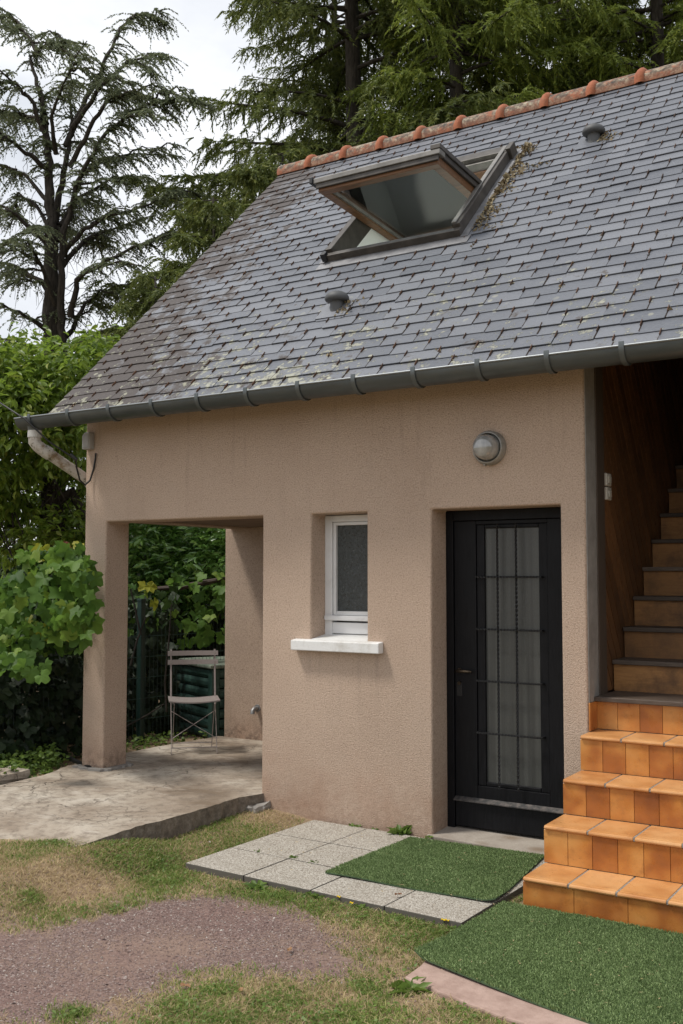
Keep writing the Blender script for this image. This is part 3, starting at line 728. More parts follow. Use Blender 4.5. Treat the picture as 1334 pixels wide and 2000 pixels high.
# white lining of the opening, closed by an added back panel to brighten it
mb = MB()
def sheet(a, b, c_, d_): mb.add([a, b, c_, d_], [(0, 1, 2, 3)])
I = -.56
for (ua, va), (ub, vb) in (((HU0, HV0), (HU1, HV0)), ((HU1, HV0), (HU1, HV1)), ((HU1, HV1), (HU0, HV1)), ((HU0, HV1), (HU0, HV0))):
    sheet(RP(ua, va, -.011), RP(ub, vb, -.011), RP(ub, vb, I), RP(ua, va, I))
sheet(RP(HU0, HV0, I), RP(HU1, HV0, I), RP(HU1, HV1, I), RP(HU0, HV1, I)); mb.build('lining_and_added_back', 'lining_white', rw)
# the sash
PV = np.array([0, 1.515, 4.80]); av = np.array([0, -.9975, .07]); nv = np.array([0, .07, .9975])
def SPt(u, q, o): return tuple(np.array([u, 0, 0])+PV+av*q+nv*o)
def sbox(name, mat, u0, u1, q0, q1, o0, o1, parent=rw, bevel=.004): return MB().box(u0, u1, q0, q1, o0, o1, T=SPt).build(name, mat, parent, bevel=bevel)
S0, S1, Q0, Q1, M = UL+.065, UR-.065, -.70, .72, .075
sash = sbox('sash', 'sash_wood', S0, S1, Q1-M, Q1, -.045, .02)
sbox('sash_bar', 'sash_wood', S0, S1, Q0, Q0+M, -.045, .02, sash)
sbox('sash_bar', 'sash_wood', S0, S0+M, Q0+M, Q1-M, -.045, .018, sash)
sbox('sash_bar', 'sash_wood', S1-M, S1, Q0+M, Q1-M, -.045, .018, sash)
sbox('sash_cladding', 'window_cladding_grey', S0-.03, S1+.03, Q1-.06, Q1+.035, .021, .062, sash)
sbox('sash_cladding', 'window_cladding', S0-.012, S1+.012, Q1+.001, Q1+.022, -.02, .0205, sash)
sbox('sash_cladding', 'window_cladding', S0-.035, S0+.05, Q0, Q1-.061, .019, .055, sash)
sbox('sash_cladding', 'window_cladding', S1-.05, S1+.035, -.04, Q1+.04, .0625, .10, sash)
sbox('sash_cladding', 'window_cladding', S1-.05, S1+.02, Q0, Q1-.061, .019, .062, sash)
sbox('cladding_corner', 'black_rubber', S0-.06, S0-.031, Q1-.05, Q1+.05, .02, .075, sash)
sbox('pane', 'sash_glass', S0+M-.01, S1-M+.01, Q0+M-.01, Q1-M+.01, -.004, .008, sash, 0)
sbox('glazing_seal', 'window_cladding_grey', S0+M, S0+M+.018, Q0+M, Q1-M, -.03, -.0045, sash, 0)
sbox('handle_bar', 'black_rubber', S0+.05, S1-.05, Q0-.03, Q0-.001, -.02, .03, sash)
rbox('frame_seal', 'black_rubber', UL+.06, UR-.06, VB+.086, VB+.125, -.09, .035)
rbox('rating_label', 'sticker', -3.83, -3.70, VB+.087, VB+.10, .0355, .037, 0)

# --- roof vents
for (u, v) in ((-4.235, .985), (-2.765, 3.235)):
    rv = empty('roof_vent', RP(u, v, 0), parent=house)
    T = lambda x, y, h, u=u, v=v: (RP(u, v, 0)[0]+x, RP(u, v, 0)[1]+y, RP(u, v, 0)[2]+h)
    MB().lathe([(.052, -.09), (.052, .07)], T).build('vent_pipe', 'vent_grey', rv, smooth=True)
    MB().lathe([(.02, .062), (.085, .066), (.094, .078), (.093, .098), (.078, .122), (.05, .137), (.02, .143), (.0005, .144)], T).build('vent_cap', 'vent_grey', rv, smooth=True)
    MB().box(u-.13, u+.13, v-.13, v+.09, .0155, .019, T=RP).build('vent_flashing', 'slate', rv)

# --- gutter, brackets, downpipe
GYc, GZc, GR = -.352, 2.957, .088
gut = MB(); na = 14; ang = np.linspace(math.pi, 2*math.pi, na); x0, x1 = -6.835, XROOF+.05
def gring(x, r): return [(x, GYc+r*math.cos(a), GZc+r*math.sin(a)) for a in ang]
vv = gring(x0, GR)+gring(x1, GR)+gring(x0, GR-.004)+gring(x1, GR-.004)
ff = []
for i in range(na-1): ff += [(i, i+1, na+i+1, na+i), (2*na+i, 3*na+i, 3*na+i+1, 2*na+i+1)]
ff += [(0, na, 3*na, 2*na), (na-1, 3*na-1, 4*na-1, 2*na-1)]
gut.add(vv, ff); gut.add(gring(x0, GR), [tuple(range(na))]); gut.add(gring(x1, GR), [tuple(range(na))])
gutter = gut.build('gutter', 'zinc', house, smooth=True)
MB().tube([(x0-.003, GYc-GR, GZc), (x1, GYc-GR, GZc)], .0075, 8).build('gutter_lip', 'zinc_lip', gutter, smooth=True)
mb, cc = None, None
for i, x in enumerate(list(np.arange(-6.66, XROOF, .443))):
    mb = MB(); vv = []
    for xx in (x-.015, x+.015): vv += [(xx, GYc+(GR+.010)*math.cos(a), GZc+(GR+.010)*math.sin(a)) for a in np.linspace(math.pi-.25, 2*math.pi, na)]
    vv += [(a, GYc+(b-GYc)*.93, GZc+(c_-GZc)*.93) for a, b, c_ in vv]
    ff = []
    for k2 in range(na-1): ff += [(k2, k2+1, na+k2+1, na+k2), (2*na+k2, 2*na+k2+1, k2+1, k2), (na+k2, na+k2+1, 3*na+k2+1, 3*na+k2)]
    mb.add(vv, ff); mb.build('gutter_bracket', 'zinc_strap', gutter, smooth=True)
px0 = -6.69
dp = empty('downpipe', (px0, GYc, 2.8), parent=house)
MB().tube([(px0, GYc, 2.89), (px0, GYc, 2.85)], [.062, .05], 16).build('outlet', 'zinc', dp, smooth=True)
MB().tube([(px0, GYc, 2.856), (px0, GYc, 2.80)], .057, 18).build('pipe_socket', 'pvc_clean', dp, smooth=True)
el = [(px0, GYc, 2.80), (px0, GYc, 2.765), (px0+.012, GYc+.02, 2.735), (px0+.03, GYc+.055, 2.705), (px0+.05, GYc+.09, 2.682)]
MB().tube(el, .051, 18).build('pipe_elbow', 'pvc_pipe', dp, smooth=True)
MB().tube([el[-1], (-6.545, .10, 2.475), (-6.535, .15, 2.41), (-6.535, .16, 2.33), (-6.535, .16, .11)], .047, 18).build('pipe', 'pvc_pipe', dp, smooth=True)
MB().tube([np.array(el[-1])+np.array((-.01, -.018, .012)), np.array(el[-1])+np.array((.012, .02, -.012))], .0545, 18).build('pipe_collar', 'pvc_pipe', dp, smooth=True)
MB().box(XL-.08, XL+.02, -.28, -.16, 2.90, 2.98).build('eave_bracket', 'dark_timber', house)

# --- small window
win = empty('window', (-3.955, .2, 1.24), parent=house)
yf = .175
def wb(name, mat, x0, x1, z0, z1, y0, y1, bev=.004, par=win): return MB().box(x0, x1, y0, y1, z0, z1).build(name, mat, par, bevel=bev)
wb('frame', 'white_frame', -4.186, -4.125, 1.24, 2.105, yf, yf+.07); wb('frame', 'white_frame', -3.79, -3.724, 1.24, 2.105, yf, yf+.07)
wb('frame', 'white_frame', -4.124, -3.791, 2.058, 2.105, yf, yf+.07)
wb('frame', 'white_frame', -4.124, -3.791, 1.255, 1.335, yf+.004, yf+.07)
wb('drip_rail', 'white_frame', -4.18, -3.73, 1.348, 1.385, yf-.022, yf+.03, .008)
for x0, x1, z0, z1 in ((-4.122, -4.098, 1.386, 2.056), (-3.817, -3.793, 1.386, 2.056), (-4.097, -3.818, 2.033, 2.056), (-4.097, -3.818, 1.386, 1.415)):
    wb('sash', 'white_frame', x0, x1, z0, z1, yf+.012, yf+.06)
wb('pane', 'pattern_glass', -4.1, -3.81, 1.40, 2.04, yf+.035, yf+.045, 0)
MB().add([(-4.318, -.068, 1.143), (-3.592, -.068, 1.143), (-3.592, -.001, 1.143), (-4.318, -.001, 1.143), (-4.318, -.068, 1.214), (-3.592, -.068, 1.214), (-3.592, -.001, 1.222), (-4.318, -.001, 1.222)], MB.BOXF).build('sill', 'white_paint', win, bevel=.006)
MB().add([(-4.183, -.0005, 1.15), (-3.727, -.0005, 1.15), (-3.727, .2, 1.15), (-4.183, .2, 1.15), (-4.183, -.0005, 1.222), (-3.727, -.0005, 1.222), (-3.727, .2, 1.252), (-4.183, .2, 1.252)], MB.BOXF).build('sill_top', 'white_paint', win)

# --- black glazed door with iron grille
door = empty('door', (-2.77, .24, 0), parent=house)
Y = .222
def db(name, mat, x0, x1, z0, z1, y0, y1, bev=.003): return MB().box(x0, x1, y0, y1, z0, z1).build(name, mat, door, bevel=bev)
db('door_frame', 'black_wood', -3.2225, -3.168, -.01, 2.108, Y-.012, Y+.06); db('door_frame', 'black_wood', -2.395, -2.326, -.01, 2.108, Y-.012, Y+.06)
db('door_frame', 'black_wood', -3.167, -2.396, 2.04, 2.108, Y-.010, Y+.06)
db('stile', 'black_wood', -3.165, -3.004, .004, 2.037, Y, Y+.045); db('stile', 'black_wood', -2.50, -2.398, .004, 2.037, Y, Y+.045)
db('rail', 'black_wood', -3.003, -2.501, 2.012, 2.037, Y+.002, Y+.045)
db('rail', 'black_wood', -3.003, -2.501, .20, .285, Y+.002, Y+.045)
db('kick_board', 'black_wood', -3.003, -2.501, .004, .199, Y-.002, Y+.045)
db('kick_board', 'black_wood', -3.16, -2.402, .012, .176, Y-.012, Y-.0005)
MB().add([(-3.165, Y-.035, .178), (-2.40, Y-.035, .178), (-2.40, Y-.001, .178), (-3.165, Y-.001, .178), (-3.165, Y-.035, .184), (-2.40, Y-.035, .184), (-2.40, Y-.001, .204), (-3.165, Y-.001, .204)], MB.BOXF).build('drip_ledge', 'worn_ledge', door)
for x0, x1, z0, z1 in ((-3.003, -2.945, .286, 2.011), (-2.562, -2.501, .286, 2.011), (-2.944, -2.563, 1.985, 2.011), (-2.944, -2.563, .286, .312)):
    db('glazing_frame', 'black_wood', x0, x1, z0, z1, Y+.008, Y+.04, .005)
db('pane', 'curtain_glass', -2.95, -2.557, .30, 1.995, Y+.026, Y+.034, 0)
def twisted(a, b, r, turns):
    a, b = np.array(a, float), np.array(b, float); L_ = np.linalg.norm(b-a); t = (b-a)/L_; n0 = np.cross(t, (0, 1, 0)); n0 /= np.linalg.norm(n0); b0 = np.cross(t, n0)
    m = int(turns*8)+2; vv = []
    for i in range(m):
        p = a+(b-a)*i/(m-1); q0 = 2*math.pi*turns*i/(m-1)
        vv += [p+r*(math.cos(q0+k*math.pi/2)*n0+math.sin(q0+k*math.pi/2)*b0) for k in range(4)]
    ff = [(4*i+k, 4*i+(k+1) % 4, 4*i+4+(k+1) % 4, 4*i+4+k) for i in range(m-1) for k in range(4)]+[(3, 2, 1, 0), tuple(4*(m-1)+k for k in range(4))]
    return MB().add(vv, ff)
yb = Y-.028
for x in (-2.836, -2.704):
    twisted((x, yb, .285), (x, yb, 2.01), .0085, 15).build('grille_bar', 'iron', door)
for z in (1.662, 1.317, .977, .638):
    b_ = twisted((-2.985, yb-.011, z), (-2.535, yb-.011, z), .0075, 5).build('grille_bar', 'iron', door)
    for x in (-2.985, -2.535):
        MB().tube([(x, yb-.011, z), (x, Y+.009, z)], .0075, 6).build('grille_stud', 'iron', door)
MB().tube([(-3.13, Y+.0, 1.035), (-3.13, Y-.045, 1.035), (-3.115, Y-.055, 1.035), (-3.03, Y-.055, 1.033), (-3.022, Y-.05, 1.033)], [.011, .011, .011, .009, .007], 8).build('handle', 'old_brass', door, smooth=True)
MB().lathe([(.0005, .006), (.016, .006), (.018, 0)], lambda x, y, h: (-3.13+x, Y-h, 1.035+y), 16).build('handle_rose', 'old_brass', door)
MB().lathe([(.0005, .012), (.012, .012), (.014, 0)], lambda x, y, h: (-3.13+x, Y-h, .95+y), 16).build('lock_cylinder', 'old_brass', door)
MB().prism([(-.02, -.085), (.02, -.085), (.02, .005), (-.02, .005)], lambda x, z: (-3.13+x, Y-.0035, .95+z), lambda x, z: (-3.13+x, Y-.0005, .95+z)).build('lock_plate', 'iron', door)
MB().add([(-3.26, -.022, -.12), (-2.2, -.03, -.12), (-2.3255, .28, -.12), (-3.2225, .28, -.12), (-3.26, -.022, -.018), (-2.2, -.03, -.038), (-2.3255, .28, -.004), (-3.2225, .28, -.002)], MB.BOXF).build('threshold', 'threshold', house, bevel=.006)

# --- bulkhead wall lamp
lamp = empty('wall_lamp', (-2.79, 0, 2.49), 'round grey wall lamp with domed glass above the black door', 'wall lamp')
T = lambda x, y, h: (-2.79+x, -h, 2.49+y)
MB().lathe([(.0005, .001), (.112, .001), (.112, .03), (.108, .038), (.104, .052), (.1, .056), (.094, .056), (.092, .048)], T, 40).build('housing', 'lamp_rim', lamp, smooth=True)
MB().lathe([(.086, .05), (.082, .075), (.077, .10), (.070, .122), (.058, .138), (.04, .147), (.02, .151), (.0005, .152)], T, 40).build('glass_dome', 'lamp_glass', lamp, smooth=True)
MB().lathe([(.0005, .048), (.085, .048)], T, 32).build('reflector', 'white_frame', lamp)
MB().box(-2.815, -2.805, -.055, -.03, 2.375, 2.385).build('clip', 'lamp_rim', lamp)

# --- timber frame and clad wall of the stairwell
MB().box(XE, XE+.006, .012, .185, .905, 2.60).build('end_facing', 'concrete_grey', house)
MB().box(XE, XE+.004, .014, .183, 2.40, 2.53).build('end_patch', 'plank_wood', house)
MB().box(XE-.03, XE+.012, .19, .335, .93, 3.1).build('post', 'old_timber', house, bevel=.004)
MB().box(XE, XE+.005, .012, .185, 2.601, 3.1).build('end_facing', 'concrete_grey', house)
RPROF = [(.30, .1), (5.6, .1), (5.6, roofz(2*YRIDGE-5.6)-.16), (YRIDGE, roofz(YRIDGE)-.16), (.30, roofz(.30)-.16)]
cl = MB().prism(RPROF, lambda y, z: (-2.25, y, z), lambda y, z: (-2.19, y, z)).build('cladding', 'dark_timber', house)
# diagonal tongue and groove boards
pw, sl = .092, R(-57)
dvec = np.array([math.cos(sl), math.sin(sl)]); nvec = np.array([-dvec[1], dvec[0]])
def clip_poly(poly, f):
    out = []
    for a, b in zip(poly, poly[1:]+poly[:1]):
        fa, fb = f(a), f(b)
        if fa >= 0: out.append(a)
        if (fa >= 0) != (fb >= 0): t = fa/(fa-fb); out.append(a+(b-a)*t)
    return out
for k in range(-60, 70):
    c0 = nvec*(k*pw)+np.array([.34, 2.0])
    poly = [c0+dvec*s+nvec*q for s, q in ((-9, .005), (9, .005), (9, pw-.005), (-9, pw-.005))]
    for f in (lambda p: p[0]-.336, lambda p: 2.9-p[0], lambda p: p[1]-.94, lambda p: 4.4-p[1], lambda p: (p[1]-.85)-(p[0]-.3)*.86+.28, lambda p: roofz(p[0])-.16-p[1]):
        poly = clip_poly(poly, f)
        if len(poly) < 3: break
    if len(poly) < 3: continue
    MB().prism(poly, lambda y, z: (-2.19, y, z), lambda y, z: (-2.168, y, z)).build('plank', 'plank_wood', cl)
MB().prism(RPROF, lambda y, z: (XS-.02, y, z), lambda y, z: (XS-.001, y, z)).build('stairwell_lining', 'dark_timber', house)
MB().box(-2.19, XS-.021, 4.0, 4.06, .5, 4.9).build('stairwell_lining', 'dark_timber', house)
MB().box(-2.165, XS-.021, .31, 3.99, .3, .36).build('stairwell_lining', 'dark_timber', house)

# ------------------------------------------------------------------ tiled outside steps
steps = empty('tiled_steps', (-1.6, -.5, -.03), 'orange glazed tile steps rising to the stairwell beside the black door', 'steps')
SX0, SX1 = -2.163, XS+.001
fronts = [-1.03, -.735, -.44, -.147]; tops = [.119, .322, .521, .728]; back = [-.72, -.43, -.135, .145]
TW, GW = .2365, .0105
zlow = [-.05]+tops[:3]
for k in range(4):
    yf_, zt_, yb_ = fronts[k], tops[k], back[k]
    MB().box(SX0+.008, SX1-.005, yf_+.026, yb_+.03 if k < 3 else .14, zlow[k]-.02 if k else -.05, zt_-.012).build('core', 'grout', steps)
    x = SX0
    while x < SX1-.05:                                # bullnose tread tiles
        xe = min(x+TW, SX1); mb = MB()
        pr = [(yf_+.014, zt_-.024), (yf_+.004, zt_-.020), (yf_, zt_-.013), (yf_+.003, zt_-.005), (yf_+.010, zt_-.0005), (yf_+.024, zt_), (yf_+.032, zt_-.0022), (yf_+.04, zt_), (yb_-.002, zt_+.003), (yb_-.002, zt_-.011), (yf_+.0255, zt_-.011), (yf_+.024, zt_-.024)]
        mb.prism(pr, lambda y, z, x=x: (x, y, z), lambda y, z, xe=xe: (xe, y, z)); mb.build('tread_tile', 'nosing_tile', steps, bevel=.0018, seg=1)
        if xe < SX1-.05:
            MB().box(xe+.0005, xe+GW-.0005, yf_+.006, yb_-.004, zt_-.02, zt_-.0015).build('joint', 'grout', steps)
        x = xe+GW
    rw_ = .1355 if k else .2745; x = SX0-.006
    while x < SX1-.02:                               # riser tiles
        xe = min(x+rw_-.0022, SX1); zl = zlow[k]+.004 if k else -.048
        MB().box(x, xe, yf_+.016, yf_+.0255, zl, zt_-.0245).build('riser_tile', 'glazed_tile', steps, bevel=.0014, seg=1)
        x = x+rw_
x = SX0                                              # last tiled riser, under the first wooden tread
while x < SX1-.02:
    xe = min(x+.1333, SX1); MB().box(x, xe, .135, .146, .735, .905).build('riser_tile', 'glazed_tile', steps, bevel=.0014, seg=1); x += .1355
MB().box(-2.1625, -2.153, .004, .134, .735, .903).build('riser_tile', 'glazed_tile', steps, bevel=.0014, seg=1)
MB().box(SX0, SX1, .1465, .3, .3, .9045).build('core', 'grout', steps)

# ------------------------------------------------------------------ wooden stairs inside
ws = empty('wooden_stairs', (-1.6, .4, .9), 'worn brown wooden stairs climbing into the dark stairwell', 'stairs')
ny_ = [.095]+[.455+.229*k for k in range(12)]
for k, yn in enumerate(ny_):
    z = .933+.1995*k; y2 = ny_[k+1] if k+1 < len(ny_) else yn+.6
    MB().box(-2.162 if k else -2.158, XS-.022, yn, y2+.055, z-.03, z).build('tread', 'stair_tread_wood', ws, bevel=.005)
    if k+1 < len(ny_):
        MB().box(-2.160, XS-.024, y2+.028, y2+.045, z+.0005, z+.1690).build('riser', 'stair_riser_wood', ws)

swt = empty('light_switch', (-2.165, .24, 2.2), 'two stacked cream light switches on the diagonal wood boards', 'switch')
for z in (2.155, 2.245):
    p_ = MB().box(-2.1675, -2.147, .365, .455, z, z+.083).build('switch_plate', 'switch_plastic', swt, bevel=.006)
    MB().box(-2.1465, -2.139, .385, .435, z+.02, z+.063).build('rocker', 'switch_plastic', p_, bevel=.003)

# ------------------------------------------------------------------ cable and junction box at the corner
jb = empty('junction_box', (-6.40, 0, 2.77), 'grey plastic cable box high on the stucco pillar under the gutter', 'junction box')
MB().prism([(-.052, -.07), (.035, -.07), (.035, .07), (-.03, .07), (-.052, .045)], lambda x, z: (-6.40+x, -.06, 2.785+z), lambda x, z: (-6.40+x, -.001, 2.785+z)).build('box_body', 'grey_plastic', jb, bevel=.008)
MB().box(-6.44, -6.375, -.066, -.0605, 2.73, 2.83).build('box_lid', 'grey_plastic', jb, bevel=.003)
cab = [PY(-60, 735, -.55), PY(0, 787, -.5), PY(48, 818, -.47), PY(95, 862, -.35), PY(128, 884, -.25), PY(147, 896, -.2), PY(150, 915, -.15), PY(156, 938, -.1), PY(166, 947, -.05), PY(176, 938, -.02), PY(183, 915, -.013), PY(186, 897, -.012), PY(187, 885, -.02)]
pts = []
for a, b in zip(cab, cab[1:]):
    for t in np.linspace(0, 1, 4)[:-1]: pts.append(a+(b-a)*t)
pts.append(cab[-1])
MB().tube([cab[0]+(cab[0]-cab[1])*9+np.array((0, 0, 1.2))]+pts, .0075, 8).build('overhead_cable', 'black_cable', smooth=True, label='black overhead cable looping down to the grey box on the pillar', cat='cable')
MB().tube([PY(138, 888, -.22), PY(150, 898, -.2)], [.018, .014], 8).build('cable_clamp', 'black_cable', label='small black clamp on the overhead cable beside the downpipe', cat='clamp')
tap = empty('pipe_stub', (-6.2, 1.94, .4), 'small grey pipe stub on the back wall inside the porch', 'pipe')
pp = PY(503, 1383, 1.94)
MB().tube([pp, pp+np.array((0, -.05, 0)), pp+np.array((0, -.075, -.02)), pp+np.array((0, -.08, -.05))], .022, 10).build('stub', 'galvanised', tap, smooth=True)
MB().lathe([(.0005, .008), (.034, .008), (.036, .0)], lambda x, y, h: (pp[0]+x, pp[1]-h, pp[2]+y), 16).build('flange', 'galvanised', tap)

# ------------------------------------------------------------------ artificial grass mats
def mat_obj(poly_fn, zfn, name, label, n_t, seed):
    """poly_fn(s,t)->(x,y); zfn(s,t)->z"""
    rs = np.random.default_rng(seed)
    root = empty(name, (*poly_fn(.5, .5), zfn(.5, .5)), label, 'mat', 'artificial grass mats')
    m = 40; mb = MB(); vv = []; 
    for lay in (0, 1):
        for i in range(m+1):
            for j in range(m+1):
                s, t = i/m, j/m; x, y = poly_fn(s, t); vv.append((x, y, zfn(s, t)+(.006 if lay else 0)))
    q = (m+1)**2; ff = []
    for i in range(m):
        for j in range(m):
            a = i*(m+1)+j; b = a+m+1; ff += [(a, a+1, b+1, b), (q+a, q+b, q+b+1, q+a+1)]
    for i in range(m):
        for a, b in ((i*(m+1), (i+1)*(m+1)), (i*(m+1)+m, (i+1)*(m+1)+m), (i, i+1), (m*(m+1)+i, m*(m+1)+i+1)): ff.append((a, b, q+b, q+a))
    mb.add(vv, ff); mb.build('mat_backing', 'mat_backing', root)
    s = rs.random(n_t); t = rs.random(n_t)
    k = int(math.sqrt(n_t)); s = (np.floor(s*k)+.5+rs.normal(0, .22, n_t))/k; t = (np.floor(t*k)+.5+rs.normal(0, .22, n_t))/k
    s = np.clip(s, .001, .999); t = np.clip(t, .001, .999)
    P = np.array([(*poly_fn(a, b), zfn(a, b)+.005) for a, b in zip(s, t)])
    an = rs.uniform(0, 6.28, n_t); d = np.stack([np.cos(an), np.sin(an), np.zeros(n_t)], 1)
    lean = np.stack([rs.normal(0, .0045, n_t)-.001, rs.normal(0, .0045, n_t)-.001, rs.uniform(.007, .0145, n_t)], 1)
    w_ = rs.uniform(.0016, .003, n_t)[:, None]
    V = np.concatenate([P-d*w_, P+d*w_, P+lean+d*w_*.7, P+lean-d*w_*.7]); i_ = np.arange(n_t)
    me = np_mesh('mat_pile', V, np.stack([i_, i_+n_t, i_+2*n_t, i_+3*n_t], 1), 'turf')
    tag(place('mat_pile', me, (0, 0, 0), root), kind='stuff'); return root
def bil(c00, c10, c11, c01, bow=0):
    c = [np.array(q[:2]) for q in (c00, c10, c11, c01)]
    return lambda s, t: tuple(c[0]*(1-s)*(1-t)+c[1]*s*(1-t)+c[2]*s*t+c[3]*(1-s)*t + np.array((0, bow*math.sin(math.pi*s)*(1-t))))
z1 = -.022
A = [PZ(635, 1704, z1), PZ(968, 1764, z1), PZ(1064, 1672, z1), PZ(802, 1637, z1)]
mat_obj(bil(*A), lambda s, t: -.0265+.004*math.sin(s*9)*(1-t)**2+.022*max(0, (s-.9)/.1)**2*max(0, 1-t*4), 'grass_mat', 'smaller green artificial grass mat on the pavers before the black door', 60000, 1)
B = [PZ(809, 1858, -.0), np.array((-1.02, -2.27, 0)), np.array((-1.02, -1.045, 0)), np.array((-2.265, -1.045, 0))]
mat_obj(bil(*B, bow=-.03), lambda s, t: -.028+.006*math.sin(s*5+1)*(1-t)**3+.024*max(0, (.07-s)/.07)**2*max(0, 1-t*3)+.03*max(0, (s-.8)/.2)**2*max(0, 1-t*3), 'grass_mat', 'larger green artificial grass mat at the foot of the orange steps', 85000, 2)

# ------------------------------------------------------------------ vegetation helpers
def norm(a): return a/(np.linalg.norm(a, axis=-1, keepdims=True)+1e-9)
def kites(P, D, Ln, Wd, rs, up=None):
    """one kite per item: P start, D direction, Ln length, Wd width"""
    n = len(P); rnd_ = rs.normal(0, 1, (n, 3)); 
    if up is not None: rnd_ = rnd_*.55+up
    S = norm(np.cross(D, rnd_)); M = P+D*(Ln*.45)[:, None]; T_ = P+D*Ln[:, None]
    V = np.concatenate([P, M+S*Wd[:, None]/2, T_, M-S*Wd[:, None]/2]); i = np.arange(n)
    return V, np.stack([i, i+n, i+2*n, i+3*n], 1)
def needles(P, D, Ln, Wd, rs):
    n = len(P); S = norm(np.cross(D, rs.normal(0, 1, (n, 3)))); i = np.arange(n)
    return np.concatenate([P+S*Wd[:, None]/2, P-S*Wd[:, None]/2, P+D*Ln[:, None]]), np.stack([i, i+n, i+2*n], 1)
def join(parts):
    Vs, Fs, k = [], [], 0
    for V, F_ in parts: Vs.append(V); Fs.append(F_+k); k += len(V)
    return np.concatenate(Vs), np.concatenate(Fs)
def sprays(P0, D0, Ln, rs, step=.07, tl=(.12, .2), tw=(.035, .055), droop=.5, spread=.9, flat=.35, hang=.25):
    """branchlets (P0, D0, Ln) clothed in twig kites"""
    out_p, out_d, out_l, out_w = [], [], [], []
    for p, d, l in zip(P0, D0, Ln):
        k = max(3, int(l/step)); t = (np.arange(k)+rs.random(k))/k
        c = p+d*(t*l)[:, None]; c[:, 2] -= droop*l*t**2
        td = d.copy()+0*c; td[:, 2] -= 2*droop*t; td = norm(td)
        side = norm(np.cross(td, (0, 0, 1.))); sg = np.where(np.arange(k) % 2 == 0, 1, -1)*rs.uniform(.5, 1.2, k)
        dd_ = norm(td+side*(sg*spread)[:, None]+rs.normal(0, flat, (k, 3))-np.array((0, 0, hang)))
        ln = rs.uniform(*tl, k)*(1-.45*t); out_p.append(c); out_d.append(dd_); out_l.append(ln); out_w.append(rs.uniform(*tw, k))
    return np.concatenate(out_p), np.concatenate(out_d), np.concatenate(out_l), np.concatenate(out_w)

def fir(base, H, hmin, nb, Lmax, mat, seed, dens=1., r0=.32, lean=0., shape=.75, topcut=None):
    """returns (trunk mesh, crown mesh) around the origin"""
    rs = np.random.default_rng(seed); tr = MB()
    zs_ = np.linspace(0, H, 12); tr.tube([(lean*z*.02+.05*math.sin(z*.7), .05*math.cos(z*.5), z) for z in zs_], [r0*(1-.93*z/H)+.01 for z in zs_], 9)
    parts = []
    hs = np.sort(hmin+(H-hmin)*rs.random(nb)**1.1)
    for i, h in enumerate(hs):
        az = i*2.39996+rs.normal(0, .4); f = (h-hmin)/(H-hmin)
        L_ = Lmax*((1-f)**shape)*rs.uniform(.65, 1.15)+.4
        d = np.array([math.cos(az), math.sin(az), 0.]); rise = rs.uniform(-.05, .22); drp = rs.uniform(.16, .42)
        sN = np.linspace(0, 1, 8)
        curve = lambda s: np.stack([d[0]*L_*s, d[1]*L_*s, h+L_*(rise*s-drp*s**2+.14*s**4)], -1)
        C = curve(sN); tr.tube(C[:7], [max(.008, .014*L_*(1-s)+.006) for s in sN[:7]], 5, cap=False)
        outer = (topcut is not None and h > topcut)
        nbl = int((L_/.088)*dens*(.35 if outer else 1))+3
        s = np.clip(.12+.9*rs.random(nbl)**.8, 0, 1); p = curve(s)
        sd_ = np.where(rs.random(nbl) < .5, 1, -1); a2 = az+sd_*rs.uniform(.45, 1.25, nbl)
        bl = (.30*L_*(1-s)**.7+.28)*rs.uniform(.6, 1.2, nbl)
        D = np.stack([np.cos(a2), np.sin(a2), rs.normal(-.12, .16, nbl)], -1)
        parts.append(needles(*sprays(p, norm(D), bl, rs, step=.024, tl=(.12, .24), tw=(.028, .046), droop=rs.uniform(.35, .8), flat=.42), rs))
        # hanging tassels
        nh = int(L_*5.5*dens*(.3 if outer else 1)); s = .2+.75*rs.random(nh); p = curve(s)
        D = norm(np.stack([rs.normal(0, .3, nh), rs.normal(0, .3, nh), -np.ones(nh)], -1))
        if nh: parts.append(needles(*sprays(p, D, rs.uniform(.25, .75, nh), rs, step=.02, tl=(.10, .2), tw=(.026, .044), droop=.1, spread=.55, hang=.5), rs))
    V, F_ = join(parts)
    tm, c = tr.mesh('trunk', 'bark', centre=False, smooth=True, recalc=False)
    return tm, np_mesh('crown', V, F_, mat)
def tree(name, trunk, crown, loc, label, group=None, rz=0, sc_=1, cat='tree'):
    t = empty(name, loc, label, cat, group); t.rotation_euler = (0, 0, rz); t.scale = (sc_,)*3
    for nm, me in (('trunk', trunk), ('crown', crown)):
        o = bpy.data.objects.new(nm, me); col.objects.link(o); o.parent = t
    return t
def at(px, d): p = IP(px, 1124, d); return (p[0], p[1], float(gz(p[0], p[1]))-.1)
GF = 'conifers behind the house'
ta, ca_ = fir(None, 25, 2.5, 165, 6.6, 'fir_needles', 21, 1.0, .36, topcut=17.5)
tb, cb_ = fir(None, 23, 3.0, 165, 5.4, 'fir_needles_bright', 22, 1.15, .33, topcut=17.5)
tree('fir_tree', ta, ca_, at(690, 26), 'tall dark conifer behind the ridge, its long drooping boughs reaching left', GF, .3, 1.07)
tree('fir_tree', ta, ca_, at(655, 30), 'tall conifer left of the main one, filling the sky beside the ridge end', GF, 3.6, .9)
tree('fir_tree', tb, cb_, at(900, 24), 'light green conifer behind the ridge right of the roof window', GF, 1.1)
tree('fir_tree', ta, ca_, at(1125, 27), 'dark conifer standing behind the ridge above the upper roof vent', GF, 2.4, .97)
tree('fir_tree', tb, cb_, at(1300, 24.5), 'conifer at the far right behind the ridge', GF, 4.2, 1.03)
tree('fir_tree', ta, ca_, at(1010, 33), 'dark conifer farther back between the two light green ones', GF, 5.2, 1.02)
